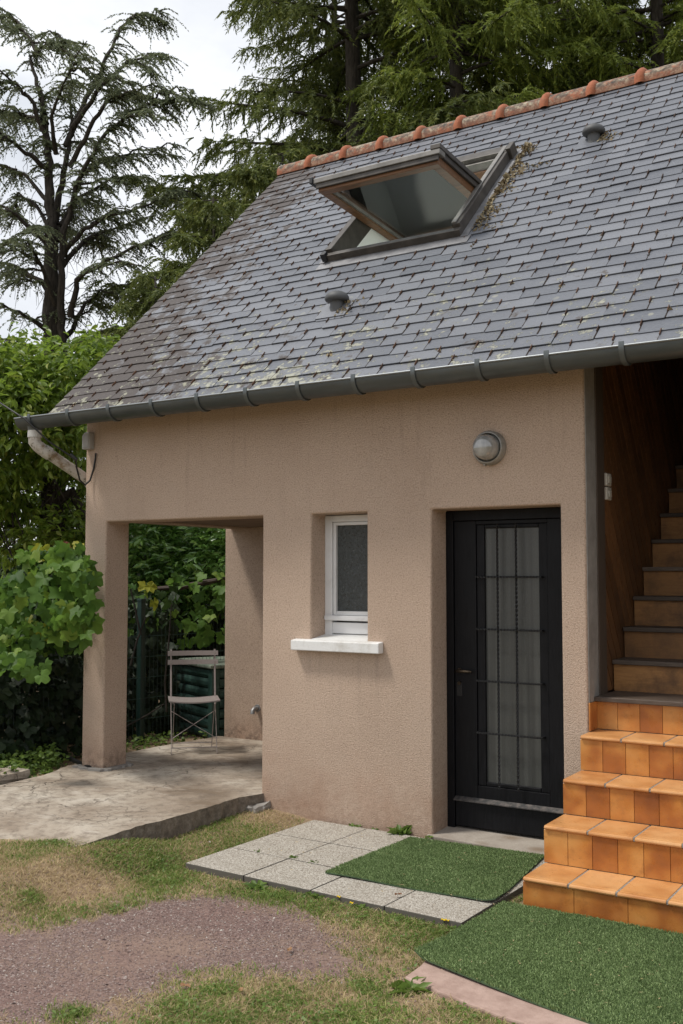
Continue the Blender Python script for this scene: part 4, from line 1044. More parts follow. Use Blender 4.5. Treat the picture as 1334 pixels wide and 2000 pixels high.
tree('fir_tree', ta, ca_, at(1480, 29), 'dark conifer beyond the right end of the roof', GF, 1.9, 1.0)
tc_, cc_ = fir(None, 10.6, .8, 150, 3.1, 'fir_needles', 23, 1.7, .17, shape=.55)
tree('fir_tree', tc_, cc_, at(545, 21), 'shorter bushy conifer rising just behind the sloping roof edge', GF, .5)
tree('fir_tree', tc_, cc_, at(415, 18.5), 'small conifer beside the roof edge, right of the cedar', GF, 2.9, .82)
tree('fir_tree', tc_, cc_, at(300, 17), 'low young conifer between the cedar trunk and the roof edge', GF, 4.0, .64)
tree('fir_tree', tc_, cc_, at(465, 20), 'middle sized conifer among the low ones left of the ridge end', GF, 1.4, .80)
tree('fir_tree', tb, cb_, at(640, 36), 'pale conifer seen in the gaps behind the tall dark one', GF, 2.0, .8)

# --- cedar, limb by limb
rs = np.random.default_rng(31)
limbs = [  # photo pixels, base depth, depth drift, base radius (m), foliage start
 ([(106, 760), (104, 690), (100, 600), (98, 500), (100, 420), (93, 340), (85, 250), (78, 170)], 24, 0, .34, .72),
 ([(122, 720), (122, 640), (120, 560), (122, 470), (137, 405), (165, 330), (210, 258), (262, 215), (315, 197), (378, 194)], 23.6, -1.2, .17, .5),
 ([(104, 470), (118, 380), (132, 300), (142, 250), (139, 190), (136, 100)], 24.2, 1, .14, .55),
 ([(128, 290), (160, 210), (195, 140), (222, 80), (250, 35), (285, 28), (318, 45)], 24, 1.5, .10, .35),
 ([(140, 250), (185, 185), (215, 150), (250, 118), (285, 128), (300, 150)], 24, -1.5, .09, .35),
 ([(95, 300), (85, 210), (68, 150), (60, 110), (90, 85), (130, 78)], 24, .5, .1, .45),
 ([(92, 270), (60, 200), (35, 165), (5, 160), (-30, 180)], 24, -1, .09, .4),
 ([(78, 110), (48, 62), (20, 28), (-20, 0)], 24.3, 1, .06, .15),
 ([(96, 330), (50, 300), (5, 262), (-60, 245)], 24, -1.8, .10, .4),
 ([(97, 400), (50, 340), (10, 325), (-50, 330)], 24, 1.4, .08, .35),
 ([(95, 480), (40, 425), (-5, 405), (-60, 410)], 24, -1.2, .09, .35),
 ([(95, 560), (35, 520), (-40, 500)], 24, 1.2, .09, .3),
 ([(96, 650), (40, 605), (-40, 590)], 24, -1, .10, .25),
 ([(98, 700), (40, 665), (-30, 660)], 24, .8, .10, .3),
 ([(133, 420), (160, 340), (200, 312), (260, 300), (355, 306)], 24, 1.5, .09, .3),
 ([(135, 330), (175, 250), (215, 192), (262, 180), (305, 195), (342, 232)], 24, -1.6, .09, .35),
 ([(120, 500), (160, 450), (215, 420), (290, 400), (345, 372)], 24, -1.8, .10, .3),
 ([(122, 520), (165, 470), (235, 440), (300, 420)], 24, 2, .09, .3),
 ([(135, 620), (150, 545), (205, 512), (275, 480), (348, 450)], 23.4, -1.5, .11, .35),
 ([(128, 660), (170, 590), (230, 560), (300, 550)], 24, 1.8, .09, .3),
 ([(120, 700), (180, 655), (240, 640), (300, 640)], 24, -1, .09, .25),
 ([(115, 440), (150, 390), (220, 345), (290, 345)], 24, 2.2, .08, .3),
 ([(118, 470), (70, 400), (40, 380), (20, 440)], 24, 2, .08, .4),
 ([(110, 300), (100, 230), (120, 160), (170, 80)], 24, -2, .08, .5),
 ([(95, 240), (40, 225), (-10, 215), (-40, 250)], 24, 2.2, .07, .3),
 ([(110, 600), (80, 520), (55, 470), (15, 470)], 23.6, -2, .08, .35),
]
for path, d0, dr, r0, fs in list(limbs):
    m = len(path)
    for _ in range(3 if m > 3 else 2):
        i = rs.integers(max(1, int(m*.4)), m); x, y = path[i]; x0_, y0_ = path[i-1]; t = rs.random(); x, y = x0_+(x-x0_)*t, y0_+(y-y0_)*t
        sx = np.sign(x-100+rs.normal(0, 40)); ln_ = rs.uniform(35, 95); up_ = rs.uniform(-.55, .25)
        limbs.append(([(x, y), (x+sx*ln_*.5, y+ln_*up_*.6-6), (x+sx*ln_, y+ln_*up_*.7+8)], d0+dr*(i-1+t)/(m-1), rs.normal(0, 1.2), .035, .12))
wood_, parts = MB(), []
cbase = at(105, 24)
for path, d0, dr, r0, fs in limbs:
    m = len(path); pts = [IP(x, y, d0+dr*i/(m-1)) for i, (x, y) in enumerate(path)]
    if path[0][1] > 715: pts = [np.array([pts[0][0], pts[0][1], cbase[2]-.2])]+pts; m += 1
    Q = []
    for a, b in zip(pts, pts[1:]):
        for t in np.linspace(0, 1, 5)[:-1]: Q.append(a+(b-a)*t+rs.normal(0, .025, 3))
    Q.append(pts[-1]); Q = np.array(Q); k = len(Q)
    wood_.tube(Q, [(r0 if path[0][1] > 755 else r0*.68)*(1-.93*(i/(k-1))**.8)+.006 for i in range(k)], 7, cap=False)
    Lt = np.linalg.norm(np.diff(Q, axis=0), axis=1).sum(); nbl = int(Lt*(1-fs)*(30 if r0 > .036 else 20))
    s = fs+(1-fs)*rs.random(nbl); ix = np.clip((s*(k-1)).astype(int), 0, k-2); fr = s*(k-1)-ix
    p = Q[ix]+(Q[ix+1]-Q[ix])*fr[:, None]; td = norm(Q[ix+1]-Q[ix]); hor = norm(td*np.array((1, 1, .25)))
    an = rs.uniform(-1.9, 1.9, nbl)
    D = np.stack([hor[:, 0]*np.cos(an)-hor[:, 1]*np.sin(an), hor[:, 0]*np.sin(an)+hor[:, 1]*np.cos(an), hor[:, 2]*.4+rs.normal(.0, .14, nbl)], -1)
    bl = rs.uniform(.2, .85, nbl)*(1.15-.5*s)
    parts.append(needles(*sprays(p, norm(D), bl, rs, step=.019, tl=(.05, .11), tw=(.03, .05), droop=.55, spread=.8, flat=.45, hang=.1), rs))
    for q in range(0, nbl, 5):                            # bare branchlets
        e = p[q]+norm(D)[q]*bl[q]*np.array((1, 1, 1)); e[2] -= .5*bl[q]
        wood_.tube([p[q], (p[q]+e)/2+np.array((0, 0, .12*bl[q])), e], [.012, .008, .004], 3, cap=False)
    nt_ = int(Lt*5) if path[0][1] > 300 else 0                                       # dead twigs inside the crown
    s = rs.random(nt_)*.6; ix = (s*(k-1)).astype(int); p = Q[ix]
    for q in range(nt_):
        e = p[q]+rs.normal(0, .22, 3)+np.array((0, 0, -.3)); wood_.tube([p[q], (p[q]+e)/2+rs.normal(0, .06, 3), e], [.008, .006, .003], 3, cap=False)
ced = empty('cedar_tree', cbase, 'large sparse cedar with bare forked trunk against the sky', 'tree')
V, F_ = join(parts)
o = place('crown', np_mesh('crown', V, F_, 'cedar_needles'), (0, 0, 0), ced)
me, c = wood_.mesh('trunk', 'bark', centre=False, smooth=True, recalc=False); place('trunk', me, (0, 0, 0), ced)

# --- broad leaves
def leaf_cloud(clumps, rs, per, ln, wd, drop=.55, rank=1.0, twig=.25):
    """clumps of twigs, each with leaves: (centre, radius) -> folded leaf faces"""
    Ps, Ds, Ls, Ws = [], [], [], []
    for c_, r in clumps:
        k = int(per*r**2*4*math.pi/3*rank)+6
        v = norm(rs.normal(0, 1, (k, 3)))*(r*rs.random(k)**.45)[:, None]; p = np.array(c_)+v
        d = norm(norm(v)*.7+rs.normal(0, .5, (k, 3))+np.array((0, 0, .1)))
        for j in range(7):
            t = (j+1)/7; a = rs.uniform(0, 6.28, k); s_ = norm(np.stack([np.cos(a), np.sin(a), np.zeros(k)], -1))
            Ps.append(p+d*twig*t*rs.uniform(.7, 1.2, k)[:, None]); Ds.append(norm(d*.5+s_*.7+np.array((0, 0, -drop))*rs.uniform(.3, 1.7, k)[:, None]))
            Ls.append(rs.uniform(*ln, k)); Ws.append(rs.uniform(*wd, k))
    return leaves(np.concatenate(Ps), np.concatenate(Ds), np.concatenate(Ls), np.concatenate(Ws), rs)
def leaves(P, D, Ln, Wd, rs, upb=.8):
    n = len(P); S = norm(np.cross(D, norm(rs.normal(0, .6, (n, 3))+np.array((0, 0, upb))))); U = norm(np.cross(S, D))
    L1, W1 = Ln[:, None], Wd[:, None]; fold = U*W1*.22
    a = P; b = P+D*L1*.3+S*W1*.42+fold; c_ = P+D*L1*.68+S*W1*.38+fold; e = P+D*L1-U*L1*.12; f = P+D*L1*.68-S*W1*.38+fold; g = P+D*L1*.3-S*W1*.42+fold; m_ = P+D*L1*.5
    V = np.concatenate([a, b, c_, e, f, g, m_]); i = np.arange(n); q = lambda *k: np.stack([i+n*j for j in k], 1)
    return V, np.concatenate([q(0, 1, 2, 6), q(6, 2, 3, 3)[:, [0, 1, 2, 2]], q(0, 6, 4, 5), q(6, 3, 3, 4)[:, [0, 1, 1, 3]]])
def quads_clean(V, F_):
    """drop repeated corners: split into triangles"""
    T1 = F_[:, [0, 1, 2]]; T2 = F_[:, [0, 2, 3]]; A = np.concatenate([T1, T2])
    ok = (A[:, 0] != A[:, 1]) & (A[:, 1] != A[:, 2]) & (A[:, 0] != A[:, 2]); return V, A[ok]
rs = np.random.default_rng(41)
def clumps(lst, jit=.25):
    out = []
    for x, y, d, r in lst: out.append((IP(x, y, d), r*d/F_PX))
    return out
ch = clumps([(25, 730, 12, 55), (80, 745, 12.6, 60), (140, 735, 12, 50), (185, 712, 12.3, 38), (208, 690, 12.6, 22), (20, 800, 11.6, 55), (90, 815, 12, 60), (150, 790, 12.8, 50), (130, 850, 11.8, 45), (40, 880, 12.2, 55), (-40, 760, 12, 70), (-40, 880, 12, 70), (145, 905, 12.8, 35), (95, 905, 13, 35), (20, 950, 12.5, 50), (60, 1000, 13, 35), (140, 985, 13.2, 35), (150, 1040, 12.5, 35), (95, 1055, 12.3, 40), (20, 1060, 12.8, 30), (-40, 980, 12.4, 60), (230, 760, 14, 40), (200, 830, 14, 50), (165, 690, 13, 25), (60, 690, 13, 30)])
cher = empty('cherry_tree', at(110, 12.8), 'bright green broadleaf tree with drooping leaves left of the gutter', 'tree')
V, F_ = quads_clean(*leaf_cloud(ch, rs, 210, (.09, .145), (.04, .06)))
place('crown', np_mesh('crown', V, F_, 'cherry_leaf'), (0, 0, 0), cher)
mb = MB(); b0 = np.array(at(118, 12.9))
def limb(mb, path, d, r0, r1, n=7):
    pts = [np.array(p, float) if len(p) == 3 else IP(p[0], p[1], d) for p in path]; Q = []
    for a, b in zip(pts, pts[1:]):
        for t in np.linspace(0, 1, 4)[:-1]: Q.append(a+(b-a)*t+rs.normal(0, .012, 3))
    Q.append(pts[-1]); k = len(Q); mb.tube(Q, [r0+(r1-r0)*i/(k-1) for i in range(k)], n, cap=False)
limb(mb, [tuple(b0), (112, 1060), (100, 985), (95, 930), (80, 860), (60, 780), (40, 730)], 12.9, .17, .03)
limb(mb, [(100, 985), (140, 960), (165, 1005), (185, 1060)], 12.9, .07, .04); limb(mb, [(95, 940), (60, 935), (20, 945), (-30, 930)], 12.9, .07, .03)
limb(mb, [(90, 900), (130, 850), (160, 780), (190, 720)], 12.6, .06, .015); limb(mb, [(112, 1050), (70, 1000), (30, 985), (-20, 990)], 13, .06, .02)
for _ in range(60):
    a = IP(rs.uniform(-10, 165), rs.uniform(860, 1060), 13+rs.normal(0, .4)); mb.tube([a, a+rs.normal(0, .3, 3)+np.array((0, 0, .1)), a+rs.normal(0, .5, 3)], [.012, .008, .004], 3, cap=False)
me, c = mb.mesh('trunk', 'bark', centre=False, smooth=True, recalc=False); place('trunk', me, (0, 0, 0), cher)

# laurel hedge behind the porch, one bush after the other
lau = [(270, 1060, 12.6, 55), (330, 1080, 13, 60), (390, 1060, 12.8, 60), (430, 1090, 12.2, 50), (300, 1125, 12.4, 50), (370, 1130, 12.4, 50), (440, 1030, 13, 50), (350, 1030, 13.4, 50), (270, 1010, 13.5, 60), (470, 1110, 12.6, 60), (410, 1150, 12.2, 40), (330, 1160, 12.3, 40), (260, 1170, 12.4, 45), (510, 1060, 13, 70), (210, 1080, 13.4, 60)]
lb = empty('laurel_bush', at(350, 12.9), 'glossy green laurel bush seen through the porch opening', 'bush')
V, F_ = quads_clean(*leaf_cloud(clumps(lau), rs, 190, (.09, .15), (.035, .05), drop=.2)); place('crown', np_mesh('crown', V, F_, 'laurel_leaf'), (0, 0, 0), lb)
mb = MB()
for x in (290, 350, 400, 440):
    b_ = np.array(at(x, 12.9)); mb.tube([b_, b_+np.array((.1, .1, 1.2)), b_+np.array((rs.normal(0, .3), rs.normal(0, .3), 2.2))], [.05, .04, .02], 6, cap=False)
me, c = mb.mesh('trunk', 'bark', centre=False, smooth=True, recalc=False); place('trunk', me, (0, 0, 0), lb)
# darker trees further back, filling the gaps under the crowns
V, F_ = quads_clean(*leaf_cloud([((x, y, z), 1.3) for x, y, z in [(-13+1.6*math.sin(k*1.7), 3.2+1.35*k, 1.3+.4*math.sin(k*2.3)) for k in range(11)]], rs, 22, (.12, .2), (.06, .09)))
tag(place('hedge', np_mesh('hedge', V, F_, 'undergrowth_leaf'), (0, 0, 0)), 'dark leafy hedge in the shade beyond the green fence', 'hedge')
mb = MB(); P_ = [((120+8*math.sin(k*1.3))*math.cos(a)-3, (120+8*math.sin(k*1.3))*math.sin(a)) for k, a in enumerate(np.linspace(.35, 3.4, 90))]
vv = []; 
for k, (x, y) in enumerate(P_): vv += [(x, y, -2), (x, y, 2.6+1.5*abs(math.sin(k*.9))+1.2*abs(math.sin(k*2.1+1))), (x*1.08, y*1.08, 3.), (x*1.08, y*1.08, -2)]
ff = [(4*k+j, 4*k+j+1, 4*k+5+j, 4*k+4+j) for k in range(89) for j in range(3)]
mb.add(vv, ff); mb.build('far_trees', 'hedge_far', smooth=True, kind='stuff')

# --- wire fence
def fx(y): return -7.30+.12*y
fence = empty('mesh_fence', (fx(1), 1, .05), 'dark green welded wire fence overgrown with vine beside the porch', 'fence')
mb = MB()
for y in np.arange(-3.0, 5.0, .05):
    mb.tube([(fx(y), y, .03), (fx(y), y, 1.18)], .0023, 4, cap=False)
for z in np.arange(.08, 1.2, .2):
    mb.tube([(fx(-3), -3, z), (fx(5), 5, z)], .0028, 4, cap=False)
mb.build('wire_panel', 'fence_green', fence, kind='stuff')
for y in (-2.4, -.3, 1.42, 3.6):
    MB().box(fx(y)-.06, fx(y)-.004, y-.03, y+.03, -.05, 1.42).build('post', 'fence_green', fence, bevel=.004)
    MB().box(fx(y)-.064, fx(y)+.0, y-.034, y+.034, 1.421, 1.445).build('post_cap', 'fence_green', fence, bevel=.004)

# --- green garden bin behind the fence
bx, by = -7.50, 2.35
gb = empty('garden_bin', (bx, by, .02), 'dark green ribbed garden bin with pale lid behind the fence', 'bin'); gb.rotation_euler = (0, 0, R(-24))
def gpart(name, mat, mb, bevel=0, smooth=False):
    me, c = mb.mesh(name, mat, smooth=smooth); o = bpy.data.objects.new(name, me); col.objects.link(o); o.parent = gb; o.location = c
    if bevel: b = o.modifiers.new('bevel', 'BEVEL'); b.width = bevel; b.segments = 2; b.limit_method = 'ANGLE'
    return o
for sx in (0, .85):
    for sy in (0, .75): gpart('corner_post', 'bin_green', MB().box(sx-.045, sx+.045, sy-.045, sy+.045, 0, .72), .01)
for k in range(7):
    z = .03+.1*k; pr = [(-.03, z), (-.045, z+.03), (-.045, z+.06), (-.03, z+.088), (.01, z+.088), (.01, z)]
    gpart('slat', 'bin_green', MB().prism(pr, lambda y, zz_: (.046, y, zz_), lambda y, zz_: (.804, y, zz_)), .006)
    gpart('slat', 'bin_green', MB().prism(pr, lambda y, zz_: (y, .046, zz_), lambda y, zz_: (y, .704, zz_)), .006)
    gpart('slat', 'bin_green', MB().prism(pr, lambda y, zz_: (.85-y, .046, zz_), lambda y, zz_: (.85-y, .704, zz_)), .006)
gpart('lid', 'bin_lid', MB().box(-.075, .925, -.075, .825, .725, .765), .012)
pb = [IP(300, 1150, 11), IP(352, 1147, 11), IP(400, 1138, 11), IP(440, 1130, 11)]
MB().tube(pb, [.02, .03, .03, .02], 8).build('log', 'dark_timber', label='weathered brown log lying across the hedge behind the vine', cat='log')

# --- grape vine: leaves one by one in front, the rest as a mass
def vine_leaf(seed):
    rs = np.random.default_rng(seed); lob = [(0, .05), (14, .62), (30, .62), (50, 1.0), (68, .78), (90, 1.14), (112, .78), (130, 1.0), (150, .62), (166, .62), (180, .05)]
    pts = []
    for i, (a, r) in enumerate(lob):
        for q in (0, 1):
            if q and i+1 < len(lob): a2 = (a+lob[i+1][0])/2; r2 = (r+lob[i+1][1])/2*rs.uniform(.92, 1.16)
            elif q: break
            else: a2, r2 = a, r
            th = R(a2*1.72-64.8); r2 *= 1+rs.normal(0, .05)
            pts.append((r2*math.cos(th), r2*math.sin(th)))
    cx = [(0, .12)]+pts
    V = [(x*.5, y*.5, .16*abs(x)-.30*(x*x+y*y)*.5+.045*rs.normal()) for x, y in cx]; m = len(cx)
    me = bpy.data.meshes.new('vine_leaf'); me.from_pydata(V, [], [(0, i, i+1) for i in range(1, m-1)])
    me.polygons.foreach_set('use_smooth', np.ones(len(me.polygons), bool)); me.update(); return me
vl = {}
for mt in ('vine_leaf', 'vine_leaf_shaded', 'yellow_leaf', 'red_leaf'):
    vl[mt] = []
    for k in range(4): me = vine_leaf(60+k); me.materials.append(MATS[mt]); vl[mt].append(me)
def put_leaf(p, root, mt, size, rs, face):
    f = norm(np.array(face)+rs.normal(0, .55, 3)); q = Vector(f).to_track_quat('Z', 'Y').to_euler()
    o = bpy.data.objects.new('leaf', random.choice(vl[mt])); col.objects.link(o); o.parent = root
    o.location = np.array(p)-wloc(root)
    from mathutils import Euler, Quaternion
    qq = Vector(f).to_track_quat('Z', 'Y')@Quaternion((0, 0, 1), math.pi+rs.normal(0, .7)); o.rotation_euler = qq.to_euler(); o.scale = (size,)*3
def leaf_mass(P, root, mats, size, rs, face, name='leaf_mass'):
    Vs, Fs, k = [], [], 0
    base = np.array([v.co for v in vl['vine_leaf'][0].vertices]); fc = np.array([tuple(p.vertices) for p in vl['vine_leaf'][0].polygons])
    for p in P:
        f = norm(np.array(face)+rs.normal(0, .6, 3)); z = f; x = norm(np.cross((0, 0, 1.), z)+rs.normal(0, .3, 3)); y = np.cross(z, x); s = rs.uniform(*size)
        Vs.append(np.array(p)+(base[:, :1]*x-base[:, 1:2]*y+base[:, 2:]*z)*s); Fs.append(fc+k); k += len(base)
    return tag(place(name, np_mesh(name, np.concatenate(Vs), np.concatenate(Fs), mats), (0, 0, 0), root), kind='stuff')
rs = np.random.default_rng(52)
v1 = empty('grape_vine', (-7.15, -.2, .05), 'leafy grape vine spilling over the fence beside the left pillar', 'vine')
view = norm(CAM-np.array((-7, 0, 1.3)))
tofront = view*.8+np.array((0, 0, .5))
def vtop(x): return 1072+22*math.sin(x*.035+1)+10*math.sin(x*.11)+(18 if x < 25 else 0)
def vbot(x): return 1302-.42*x+16*math.sin(x*.05)
def fence_depth(x): return 9.35-.0042*x
cnt = 0
while cnt < 235:
    x = rs.uniform(-12, 178); y = rs.uniform(1060, 1310)
    if not (vtop(x) < y < vbot(x)): continue
    dep = fence_depth(x)-.55*rs.random()-.35*math.sin(math.pi*(y-1060)/250)
    p = IP(x, y, dep)
    if p[1] > -.10 and p[0] > -6.62: continue
    mt = 'vine_leaf' if rs.random() < .98 else 'yellow_leaf'
    put_leaf(p, v1, mt, rs.uniform(.10, .185), rs, tofront); cnt += 1
for x, y, s in ((183, 1128, .17), (178, 1147, .16), (186, 1172, .19), (170, 1168, .16), (183, 1212, .2), (170, 1196, .2), (160, 1230, .19), (150, 1215, .2), (172, 1105, .15), (161, 1090, .15), (165, 1248, .17)):
    put_leaf(PY(x, y, -.16-.05*rs.random()), v1, 'vine_leaf', s, rs, tofront)
for x, y, mt in ((155, 1062, 'yellow_leaf'), (100, 1085, 'yellow_leaf'), (88, 1093, 'yellow_leaf'), (130, 1066, 'red_leaf'), (122, 1064, 'red_leaf'), (2, 1198, 'yellow_leaf')):
    put_leaf(IP(x, y, 8.75), v1, mt, .13, rs, tofront)
for x, y in [(rs.uniform(-10, 88), 0) for _ in range(26)]:
    y = 1262+rs.uniform(0, 50)+(.12*x); put_leaf(IP(x, y, 8.0-.25*rs.random()), v1, 'vine_leaf', rs.uniform(.12, .17), rs, tofront)
PP = []
while len(PP) < 900:
    x = rs.uniform(-160, 165); y = rs.uniform(1075, 1330); dep = fence_depth(x)+rs.uniform(-.2, .35)
    if vtop(x)+14 < y < vbot(x)+20: PP.append(IP(x, y, dep))
leaf_mass(PP[:620], v1, 'vine_leaf_shaded', (.12, .18), rs, tofront)
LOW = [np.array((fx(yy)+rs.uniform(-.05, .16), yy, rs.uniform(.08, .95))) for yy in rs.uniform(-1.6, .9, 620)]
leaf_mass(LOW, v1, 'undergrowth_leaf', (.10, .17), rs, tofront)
leaf_mass(PP[620:], v1, 'vine_leaf', (.09, .16), rs, tofront)
mb = MB()
for _ in range(7):
    x = rs.uniform(0, 150); a = IP(x, rs.uniform(1440, 1480), 9.6); a[2] = .05; b = IP(x+rs.normal(0, 25), rs.uniform(1150, 1290), 9.5)
    mb.tube([a, (a+b)/2+rs.normal(0, .08, 3), b], [.009, .007, .005], 5, cap=False)
mb.build('stem', 'bark', v1)
# second vine on the fence behind the porch
v2 = empty('grape_vine', (-7.05, 1.9, .05), 'thinner grape vine on the fence seen through the porch', 'vine')
for _ in range(46):
    x = rs.uniform(335, 440); y = rs.uniform(1125, 1262)-(.12*(x-335)); put_leaf(IP(x, y, 10.55+.5*rs.random()), v2, 'vine_leaf', rs.uniform(.12, .19), rs, tofront)
for _ in range(34):
    x = rs.uniform(250, 345); y = rs.uniform(1130, 1235); put_leaf(IP(x, y, 10.2+.5*rs.random()), v2, rs.choice(['vine_leaf', 'vine_leaf_shaded', 'vine_leaf_shaded', 'yellow_leaf'], p=[.45, .3, .18, .07]), rs.uniform(.10, .17), rs, tofront)
leaf_mass([IP(rs.uniform(240, 345), rs.uniform(1160, 1440), 10.5+.6*rs.random()) for _ in range(300)], v2, 'undergrowth_leaf', (.10, .17), rs, tofront)
mb = MB()
for path in (((255, 1300), (268, 1250), (285, 1205)), ((245, 1420), (290, 1395), (320, 1375)), ((325, 1390), (322, 1330), (330, 1250), (335, 1180)), ((275, 1240), (262, 1180), (255, 1150))):
    Q = [IP(x, y, 10.1) for x, y in path]; mb.tube(Q, [.011, .009, .007, .005][:len(Q)] , 6, cap=False)
mb.build('stem', 'bark', v2)
# shaded undergrowth behind the fence, weeds in the bed
rs = np.random.default_rng(61)
P = np.stack([rs.uniform(-9.0, -7.5, 17000), rs.uniform(-2.6, 6, 17000), .02+1.3*rs.random(17000)**1.1], 1)
P = P[~((P[:, 0] > -8.1) & (P[:, 1] > 1.7) & (P[:, 1] < 3.6))]; k = len(P)
D = norm(rs.normal(0, 1, (k, 3))); V, F_ = quads_clean(*leaves(P, D, rs.uniform(.08, .16, k), rs.uniform(.04, .08, k), rs))
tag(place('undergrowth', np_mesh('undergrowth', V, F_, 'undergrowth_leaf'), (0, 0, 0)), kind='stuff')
P = np.concatenate([np.stack([rs.uniform(-7.5, -6.52, 6500), rs.uniform(-2.4, .3, 6500), .05+.15*rs.random(6500)**1.5], 1), np.stack([rs.uniform(-7.3, -6.7, 900), rs.uniform(.5, 3, 900), .03+.10*rs.random(900)], 1)])
keep = (smooth_noise(P[:, 0], P[:, 1], 14, 5) > -.25) & ~((P[:, 0] > -6.75) & (P[:, 1] > -.45)); P = P[keep]; k = len(P)
D = norm(rs.normal(0, 1, (k, 3))*np.array((1, 1, .35))); V, F_ = quads_clean(*leaves(P, D, rs.uniform(.025, .06, k), rs.uniform(.02, .045, k), rs))
tag(place('weeds', np_mesh('weeds', V, F_, 'weed_leaf'), (0, 0, 0)), kind='stuff')
hs_ = [PZ(62, 1474, .1), PZ(95, 1472, .11), PZ(125, 1476, .11), PZ(150, 1488, .11), PZ(175, 1500, .11)]
MB().tube([q for a, b in zip(hs_, hs_[1:]) for q in (a, (a+b)/2)]+[hs_[-1]], .02, 8).build('hose', 'black_hose', smooth=True, label='black hose lying in the weed bed behind the left pillar', cat='hose')

# ------------------------------------------------------------------ folding bistro chair in the porch
FLf, FRf, RLf, RRf = [np.array(p) for p in ((-6.255, .86, .10), (-5.965, 1.135, .10), (-6.555, 1.21, .10), (-6.28, 1.49, .10))]
chair = empty('bistro_chair', ((FLf+RRf)/2), 'beige metal folding bistro chair standing alone in the porch', 'chair')
ex = norm(FRf-FLf); ey = norm(np.cross((0, 0, 1.), ex)); wch = np.linalg.norm(FRf-FLf); o0 = FLf
def CP(x, y, z): return o0+ex*x+ey*y+np.array((0, 0, z))
def bar(name, a, b, wx, wy, mat='chair_paint', par=chair):
    a, b = np.array(a), np.array(b); t = norm(b-a); s1 = ex if abs(np.dot(t, ex)) < .8 else ey; s2 = norm(np.cross(t, s1)); s1 = np.cross(s2, t)
    vv = [p+s1*i*wx/2+s2*j*wy/2 for p in (a, b) for i, j in ((-1, -1), (1, -1), (1, 1), (-1, 1))]
    return MB().add(vv, MB.BOXF).build(name, mat, par, bevel=.0015, seg=1)
dep = .40; sh = .455
for x in (0, wch):
    bar('leg', CP(x, .0, 0), CP(x, .30, sh), .006, .020)                       # front foot, rising to the back
    bar('back_upright', CP(x, .30, sh), CP(x, .40, .89), .022 if 0 else .016, .006)
for x in (.022, wch-.022):
    bar('leg', CP(x, dep, 0), CP(x, .04, sh-.02), .006, .018)                  # rear foot, rising to the seat front
bar('stretcher', CP(0, .035, .05), CP(wch, .035, .05), .008, .008); bar('stretcher', CP(.022, dep-.03, .04), CP(wch-.022, dep-.03, .04), .008, .008)
bar('cross_brace', CP(0, .23, .35), CP(wch, .08, .12), .016, .004); bar('cross_brace', CP(wch, .235, .35), CP(0, .085, .12), .016, .004)
bar('seat_rail', CP(.012, .02, sh-.012), CP(.012, dep-.02, sh-.004), .006, .018); bar('seat_rail', CP(wch-.012, .02, sh-.012), CP(wch-.012, dep-.02, sh-.004), .006, .018)
for k in range(9):                                                             # dished seat slats
    y = .005+k*.044; mb = MB(); vv = []; m = 8
    for i in range(m+1):
        x = -.025+(wch+.05)*i/m; dz = -.016*math.sin(math.pi*i/m)
        vv += [CP(x, y, sh+dz), CP(x, y+.03, sh+dz), CP(x, y+.03, sh+dz+.012), CP(x, y, sh+dz+.012)]
    ff = [(4*i+q, 4*i+(q+1) % 4, 4*i+4+(q+1) % 4, 4*i+4+q) for i in range(m) for q in range(4)]+[(0, 1, 2, 3), (4*m+3, 4*m+2, 4*m+1, 4*m)]
    mb.add(vv, ff).build('seat_slat', 'chair_paint', chair)
for z in (.775, .855):                                                         # curved back slats
    mb = MB(); vv = []; m = 8
    for i in range(m+1):
        x = -.03+(wch+.06)*i/m; dy = .02*math.sin(math.pi*i/m); y = .30+.10*(z-sh)/(.89-sh)-.012
        vv += [CP(x, y+dy, z-.02), CP(x, y+dy-.010, z-.02), CP(x, y+dy-.004, z+.022), CP(x, y+dy+.006, z+.022)]
    ff = [(4*i+q, 4*i+(q+1) % 4, 4*i+4+(q+1) % 4, 4*i+4+q) for i in range(m) for q in range(4)]+[(0, 1, 2, 3), (4*m+3, 4*m+2, 4*m+1, 4*m)]
    sl_ = mb.add(vv, ff).build('back_slat', 'chair_paint', chair)
    for x in (.0, wch):
        c0 = CP(x, .30+.10*(z-sh)/(.89-sh)-.024, z); MB().lathe([(.0005, .003), (.006, .002), (.007, 0)], lambda a, b, h, c0=c0: c0+ex*a+np.array((0, 0, b))-ey*h, 8).build('rivet', 'chair_paint', sl_)

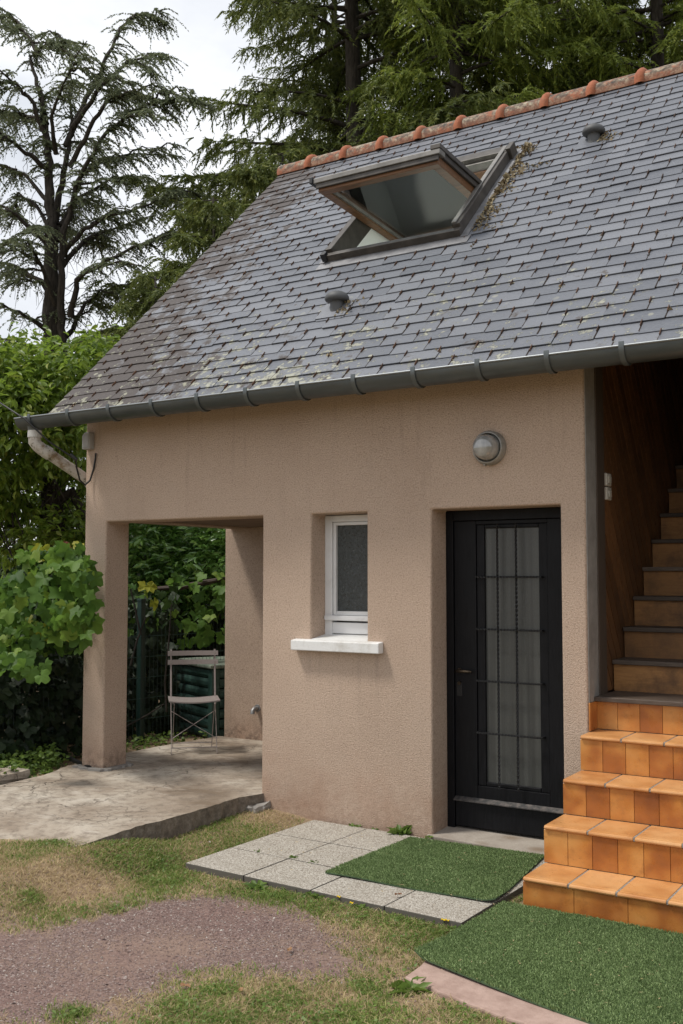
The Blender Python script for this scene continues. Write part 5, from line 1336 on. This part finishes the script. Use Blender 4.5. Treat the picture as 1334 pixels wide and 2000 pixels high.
# ------------------------------------------------------------------ ground cover
rs = np.random.default_rng(71)
def covered(x, y):
    """under slab, paving, mats, steps or house"""
    a = (y > -.04) & (x > -4.62); b = (x < -4.64) & (y > -1.52-.75*np.maximum(0, -4.72-x)); pv = (x > -4.19) & (x < -2.28) & (y > -1.36-.045*(x+4.18)); m2 = (x > -2.25) & (y > -2.22-.22*(x+2.2))
    return a | b | pv | m2 | (x < -6.4)
def scatter(n, weight):
    x = rs.uniform(-6.3, -1.0, n); y = rs.uniform(-3.9, 0, n); px, py, d = PROJ(np.stack([x, y, gz(x, y)], -1))
    ok = (px > -150) & (px < 1480) & (py < 2150) & ~covered(x, y); x, y = x[ok], y[ok]; k = rs.random(len(x)) < weight(x, y); return x[k], y[k]
def blades(x, y, hgt, wid, lean, mat, name):
    n = len(x); P = np.stack([x, y, gz(x, y)-.004], 1); a = rs.uniform(0, 6.28, n); S = np.stack([np.cos(a), np.sin(a), np.zeros(n)], 1)
    h = rs.uniform(*hgt, n)[:, None]; b = rs.uniform(0, 6.28, n); Ln = np.stack([np.cos(b), np.sin(b), np.zeros(n)], 1)*h*rs.uniform(*lean, n)[:, None]
    w_ = rs.uniform(*wid, n)[:, None]/2; up = np.array((0, 0, 1.))
    m_ = P+up*h*.6+Ln*.35; t = P+up*h*.85+Ln
    V = np.concatenate([P-S*w_, P+S*w_, m_+S*w_*.8, m_-S*w_*.8, t]); i = np.arange(n)
    F3 = np.concatenate([np.stack([i, i+n, i+2*n], 1), np.stack([i, i+2*n, i+3*n], 1), np.stack([i+3*n, i+2*n, i+4*n], 1)])
    return tag(place(name, np_mesh(name, V, F3, mat), (0, 0, 0)), kind='stuff')
gw = lambda x, y: zones(x, y)[1]**1.3*(.35+.65*np.clip(smooth_noise(x, y, 21, 9)+.5, 0, 1))
blades(*scatter(1100000, gw), (.010, .036), (.0028, .0055), (.2, 1.2), 'grass_blade', 'grass')
dw = lambda x, y: zones(x, y)[2]*.8
blades(*scatter(420000, dw), (.010, .034), (.0024, .0046), (.6, 2.2), 'dry_blade', 'dry_grass')
# clover and small broad leaves among the grass
x, y = scatter(500000, lambda x, y: np.clip(zones(x, y)[1]-.2, 0, 1)**1.5*.42); k = len(x)
P = np.stack([x, y, gz(x, y)+rs.uniform(.004, .022, k)], 1); D = norm(rs.normal(0, 1, (k, 3))*np.array((1, 1, .3)))
V, F_ = kites(P, D, rs.uniform(.010, .024, k), rs.uniform(.008, .018, k), rs, up=np.array((0, 0, 1.2)))
tag(place('clover', np_mesh('clover', V, F_, 'weed_leaf'), (0, 0, 0)), kind='stuff')
# gravel
x, y = scatter(760000, lambda x, y: np.clip(zones(x, y)[0], .10, 1)*.6*np.clip(.75+.8*smooth_noise(x, y, 33, 5), .25, 1)); k = len(x)
oc = np.array([(1, 0, 0), (0, 1, 0), (-1, 0, 0), (0, -1, 0), (0, 0, 1)], float)
of = np.array([(0, 1, 4), (1, 2, 4), (2, 3, 4), (3, 0, 4)])
sz = np.exp(rs.normal(-5.62, .42, k))[:, None, None]*np.array((1, .75, .45))*(1+rs.normal(0, .18, (k, 5, 1)))
a = rs.uniform(0, 6.28, k); ca2, sa2 = np.cos(a)[:, None], np.sin(a)[:, None]; v = oc[None]*sz
v = np.stack([v[..., 0]*ca2-v[..., 1]*sa2, v[..., 0]*sa2+v[..., 1]*ca2, v[..., 2]+v[..., 0]*rs.normal(0, .25, (k, 1))], -1)
v += np.stack([x, y, gz(x, y)+.001], 1)[:, None]
F_ = (of[None]+5*np.arange(k)[:, None, None]).reshape(-1, 3)
tag(place('gravel', np_mesh('gravel', v.reshape(-1, 3), F_, 'gravel_stone'), (0, 0, 0)), kind='stuff')

# --- single plants, flowers and fallen leaves
def rosette(name, loc, n, ln, wd, label, mat='weed_leaf', up=.6, cat='plant', group=None, seed=0):
    r2 = np.random.default_rng(seed); a = np.arange(n)*2.4+r2.normal(0, .3, n); e = r2.uniform(.1, up+.2, n)
    D = norm(np.stack([np.cos(a), np.sin(a), e], 1)); P = np.zeros((n, 3))+r2.normal(0, .012, (n, 3))*np.array((1, 1, 0))+np.array(loc)
    V, F2 = quads_clean(*leaves(P, D, r2.uniform(*ln, n), r2.uniform(*wd, n), r2)); t = empty(name, loc, label, cat, group)
    tag(place('foliage', np_mesh('foliage', V, F2, mat), (0, 0, 0), t)); return t
def gp(px, py, z=-.07): p = PZ(px, py, z); return (p[0], p[1], float(gz(p[0], p[1])))
for i, (px, py, z, n_, ln, lab) in enumerate((
    (790, 1626, -.035, 60, (.04, .10), 'bushy green weed growing against the wall left of the door'), (745, 1617, -.04, 12, (.02, .04), 'small weed tuft at the wall base between the pavers and the door weed'),
    (706, 1610, -.04, 14, (.02, .05), 'upright little weed at the wall base above the paver joint'), (842, 1634, -.03, 14, (.015, .035), 'tiny weed at the corner of the door reveal'),
    (505, 1738, -.07, 26, (.04, .09), 'leafy weed against the front edge of the pavers'), (800, 1940, -.07, 30, (.05, .12), 'flat plantain weed beside the pink concrete slab'),
    (320, 1630, -.07, 22, (.03, .07), 'weed at the dark edge of the porch slab'), (700, 1772, -.07, 20, (.03, .07), 'weed with yellow flower at the front paver edge'),
    (215, 1655, -.07, 30, (.03, .08), 'broad weed clump at the broken corner of the slab'), (90, 1512, .08, 36, (.03, .07), 'ivy tuft spilling over the kerb block'), (505, 1662, -.032, 9, (.012, .03), 'sprig in the paver joint nearest the dark slab edge'), (572, 1676, -.032, 12, (.014, .034), 'sprig where the four front pavers meet'), (610, 1684, -.032, 9, (.012, .03), 'sprig in the paver joint left of the small mat'), (270, 1650, -.05, 24, (.03, .07), 'low weed at the foot of the dark slab edge'), (120, 1668, .02, 30, (.03, .08), 'grassy weed in front of the crumbling slab corner'), (610, 1752, -.06, 22, (.03, .07), 'weed under the front paver edge, left of the yellow flowers'))):
    p = PZ(px, py, z)
    if i < 4: p[1] = min(p[1], -.035)
    rosette('weed', (p[0], p[1], z), n_, ln, (ln[0]*.6, ln[1]*.5), lab, seed=80+i, up=.9 if i < 4 else .5)
# straw and leaf crumbs on the mats and pavers
k = 260; x = rs.uniform(-3.9, -1.1, k); y = np.where(x > -2.2, rs.uniform(-2.1, -1.08, k), rs.uniform(-1.3, -.15, k)); a = rs.uniform(0, 6.28, k)
V, F2 = kites(np.stack([x, y, np.where(x > -2.2, -.009, -.012)+rs.uniform(0, .003, k)], 1), np.stack([np.cos(a), np.sin(a), 0*a], 1), rs.uniform(.005, .03, k), rs.uniform(.002, .006, k), rs, up=np.array((0, 0, 2.)))
tag(place('straw_crumbs', np_mesh('straw_crumbs', V, F2, 'dry_blade'), (0, 0, 0)), kind='stuff')
def flower(px, py, z, label, mat='petal', r=.013, h=.035):
    p = PZ(px, py, z+h); t = empty('flower', (p[0], p[1], z), label, 'flower', 'small flowers in the grass')
    MB().tube([(p[0], p[1], z), (p[0]+.003, p[1], z+h)], .0015, 5).build('stem', 'grass_blade', t)
    mb = MB(); m = 12; vv = [(p[0], p[1], z+h)]
    for i in range(2*m): q = math.pi*i/m; rr = r if i % 2 else r*.6; vv.append((p[0]+rr*math.cos(q), p[1]+rr*math.sin(q)-.003, z+h+.004+.003*math.sin(3*q)))
    mb.add(vv, [(0, 1+i, 1+(i+1) % (2*m)) for i in range(2*m)]).build('petals', mat, t)
for px, py, z, lab in ((462, 1577, -.03, 'yellow flower nearest the slab end by the wall'), (470, 1573, -.03, 'yellow flower topmost in the dry tuft by the wall'), (476, 1578, -.03, 'yellow flower rightmost in the dry tuft by the wall'), (430, 1573, -.03, 'yellow flower in front of the dark slab edge'),
    (662, 1752, -.07, 'yellow flower at the paver edge, left of two'), (687, 1764, -.07, 'yellow flower over the weed at the paver edge'), (866, 1797, -.07, 'yellow flower left of the pair at the last paver'), (874, 1798, -.07, 'yellow flower right of the pair at the last paver')):
    flower(px, py, z, lab)
for i, (px, py) in enumerate(((322, 1617), (347, 1612), (348, 1640), (236, 1638), (410, 1645))):
    flower(px, py, -.07, ('white daisy near the middle of the slab edge', 'white daisy right against the slab edge', 'white daisy left of the pavers in the grass', 'white daisy at the broken slab corner', 'white daisy closest to the first paver')[i], 'white_petal', .008, .03)
def fallen(px, py, z, s, lab, rz, mat='dead_leaf'):
    p = PZ(px, py, z); mb = MB(); m = 14; vv = [(0, 0, .006)]
    for i in range(m): q = 2*math.pi*i/m; rr = .62*s*(.5+.18*math.cos(2*q)+.1*math.cos(5*q+rz)); vv.append((rr*math.cos(q), rr*.75*math.sin(q), .006+.3*s*abs(math.sin(q*1.5+rz))*.4))
    me, c = mb.add(vv, [(0, 1+i, 1+(i+1) % m) for i in range(m)]).mesh('fallen_leaf', mat, centre=False)
    tag(place('fallen_leaf', me, p, rot=(.1, .05, rz)), lab, 'leaf', 'fallen leaves')
for q in ((373, 1630, -.055, .07, 'pale dry leaf in the green grass beside the slab', .4), (97, 1711, -.06, .075, 'brown curled leaf in the straw grass at far left', 1.2), (565, 1858, -.06, .06, 'orange brown leaf in the middle of the gravel', 2.), (606, 1987, -.06, .04, 'small tan leaf at the bottom edge of the picture', .2), (187, 1684, -.06, .06, 'tan leaf in the grass below the broken slab corner', 2.7), (777, 1749, -.022, .05, 'reddish brown leaf on the paver by the small mat', .9), (277, 1659, -.06, .045, 'reddish leaf in the grass left of the pavers', 1.9), (362, 1928, -.06, .06, 'dark brown leaf on the lower edge of the gravel', .1), (470, 1937, -.06, .055, 'dry leaf in the tuft below the gravel', 2.2)):
    fallen(*q)
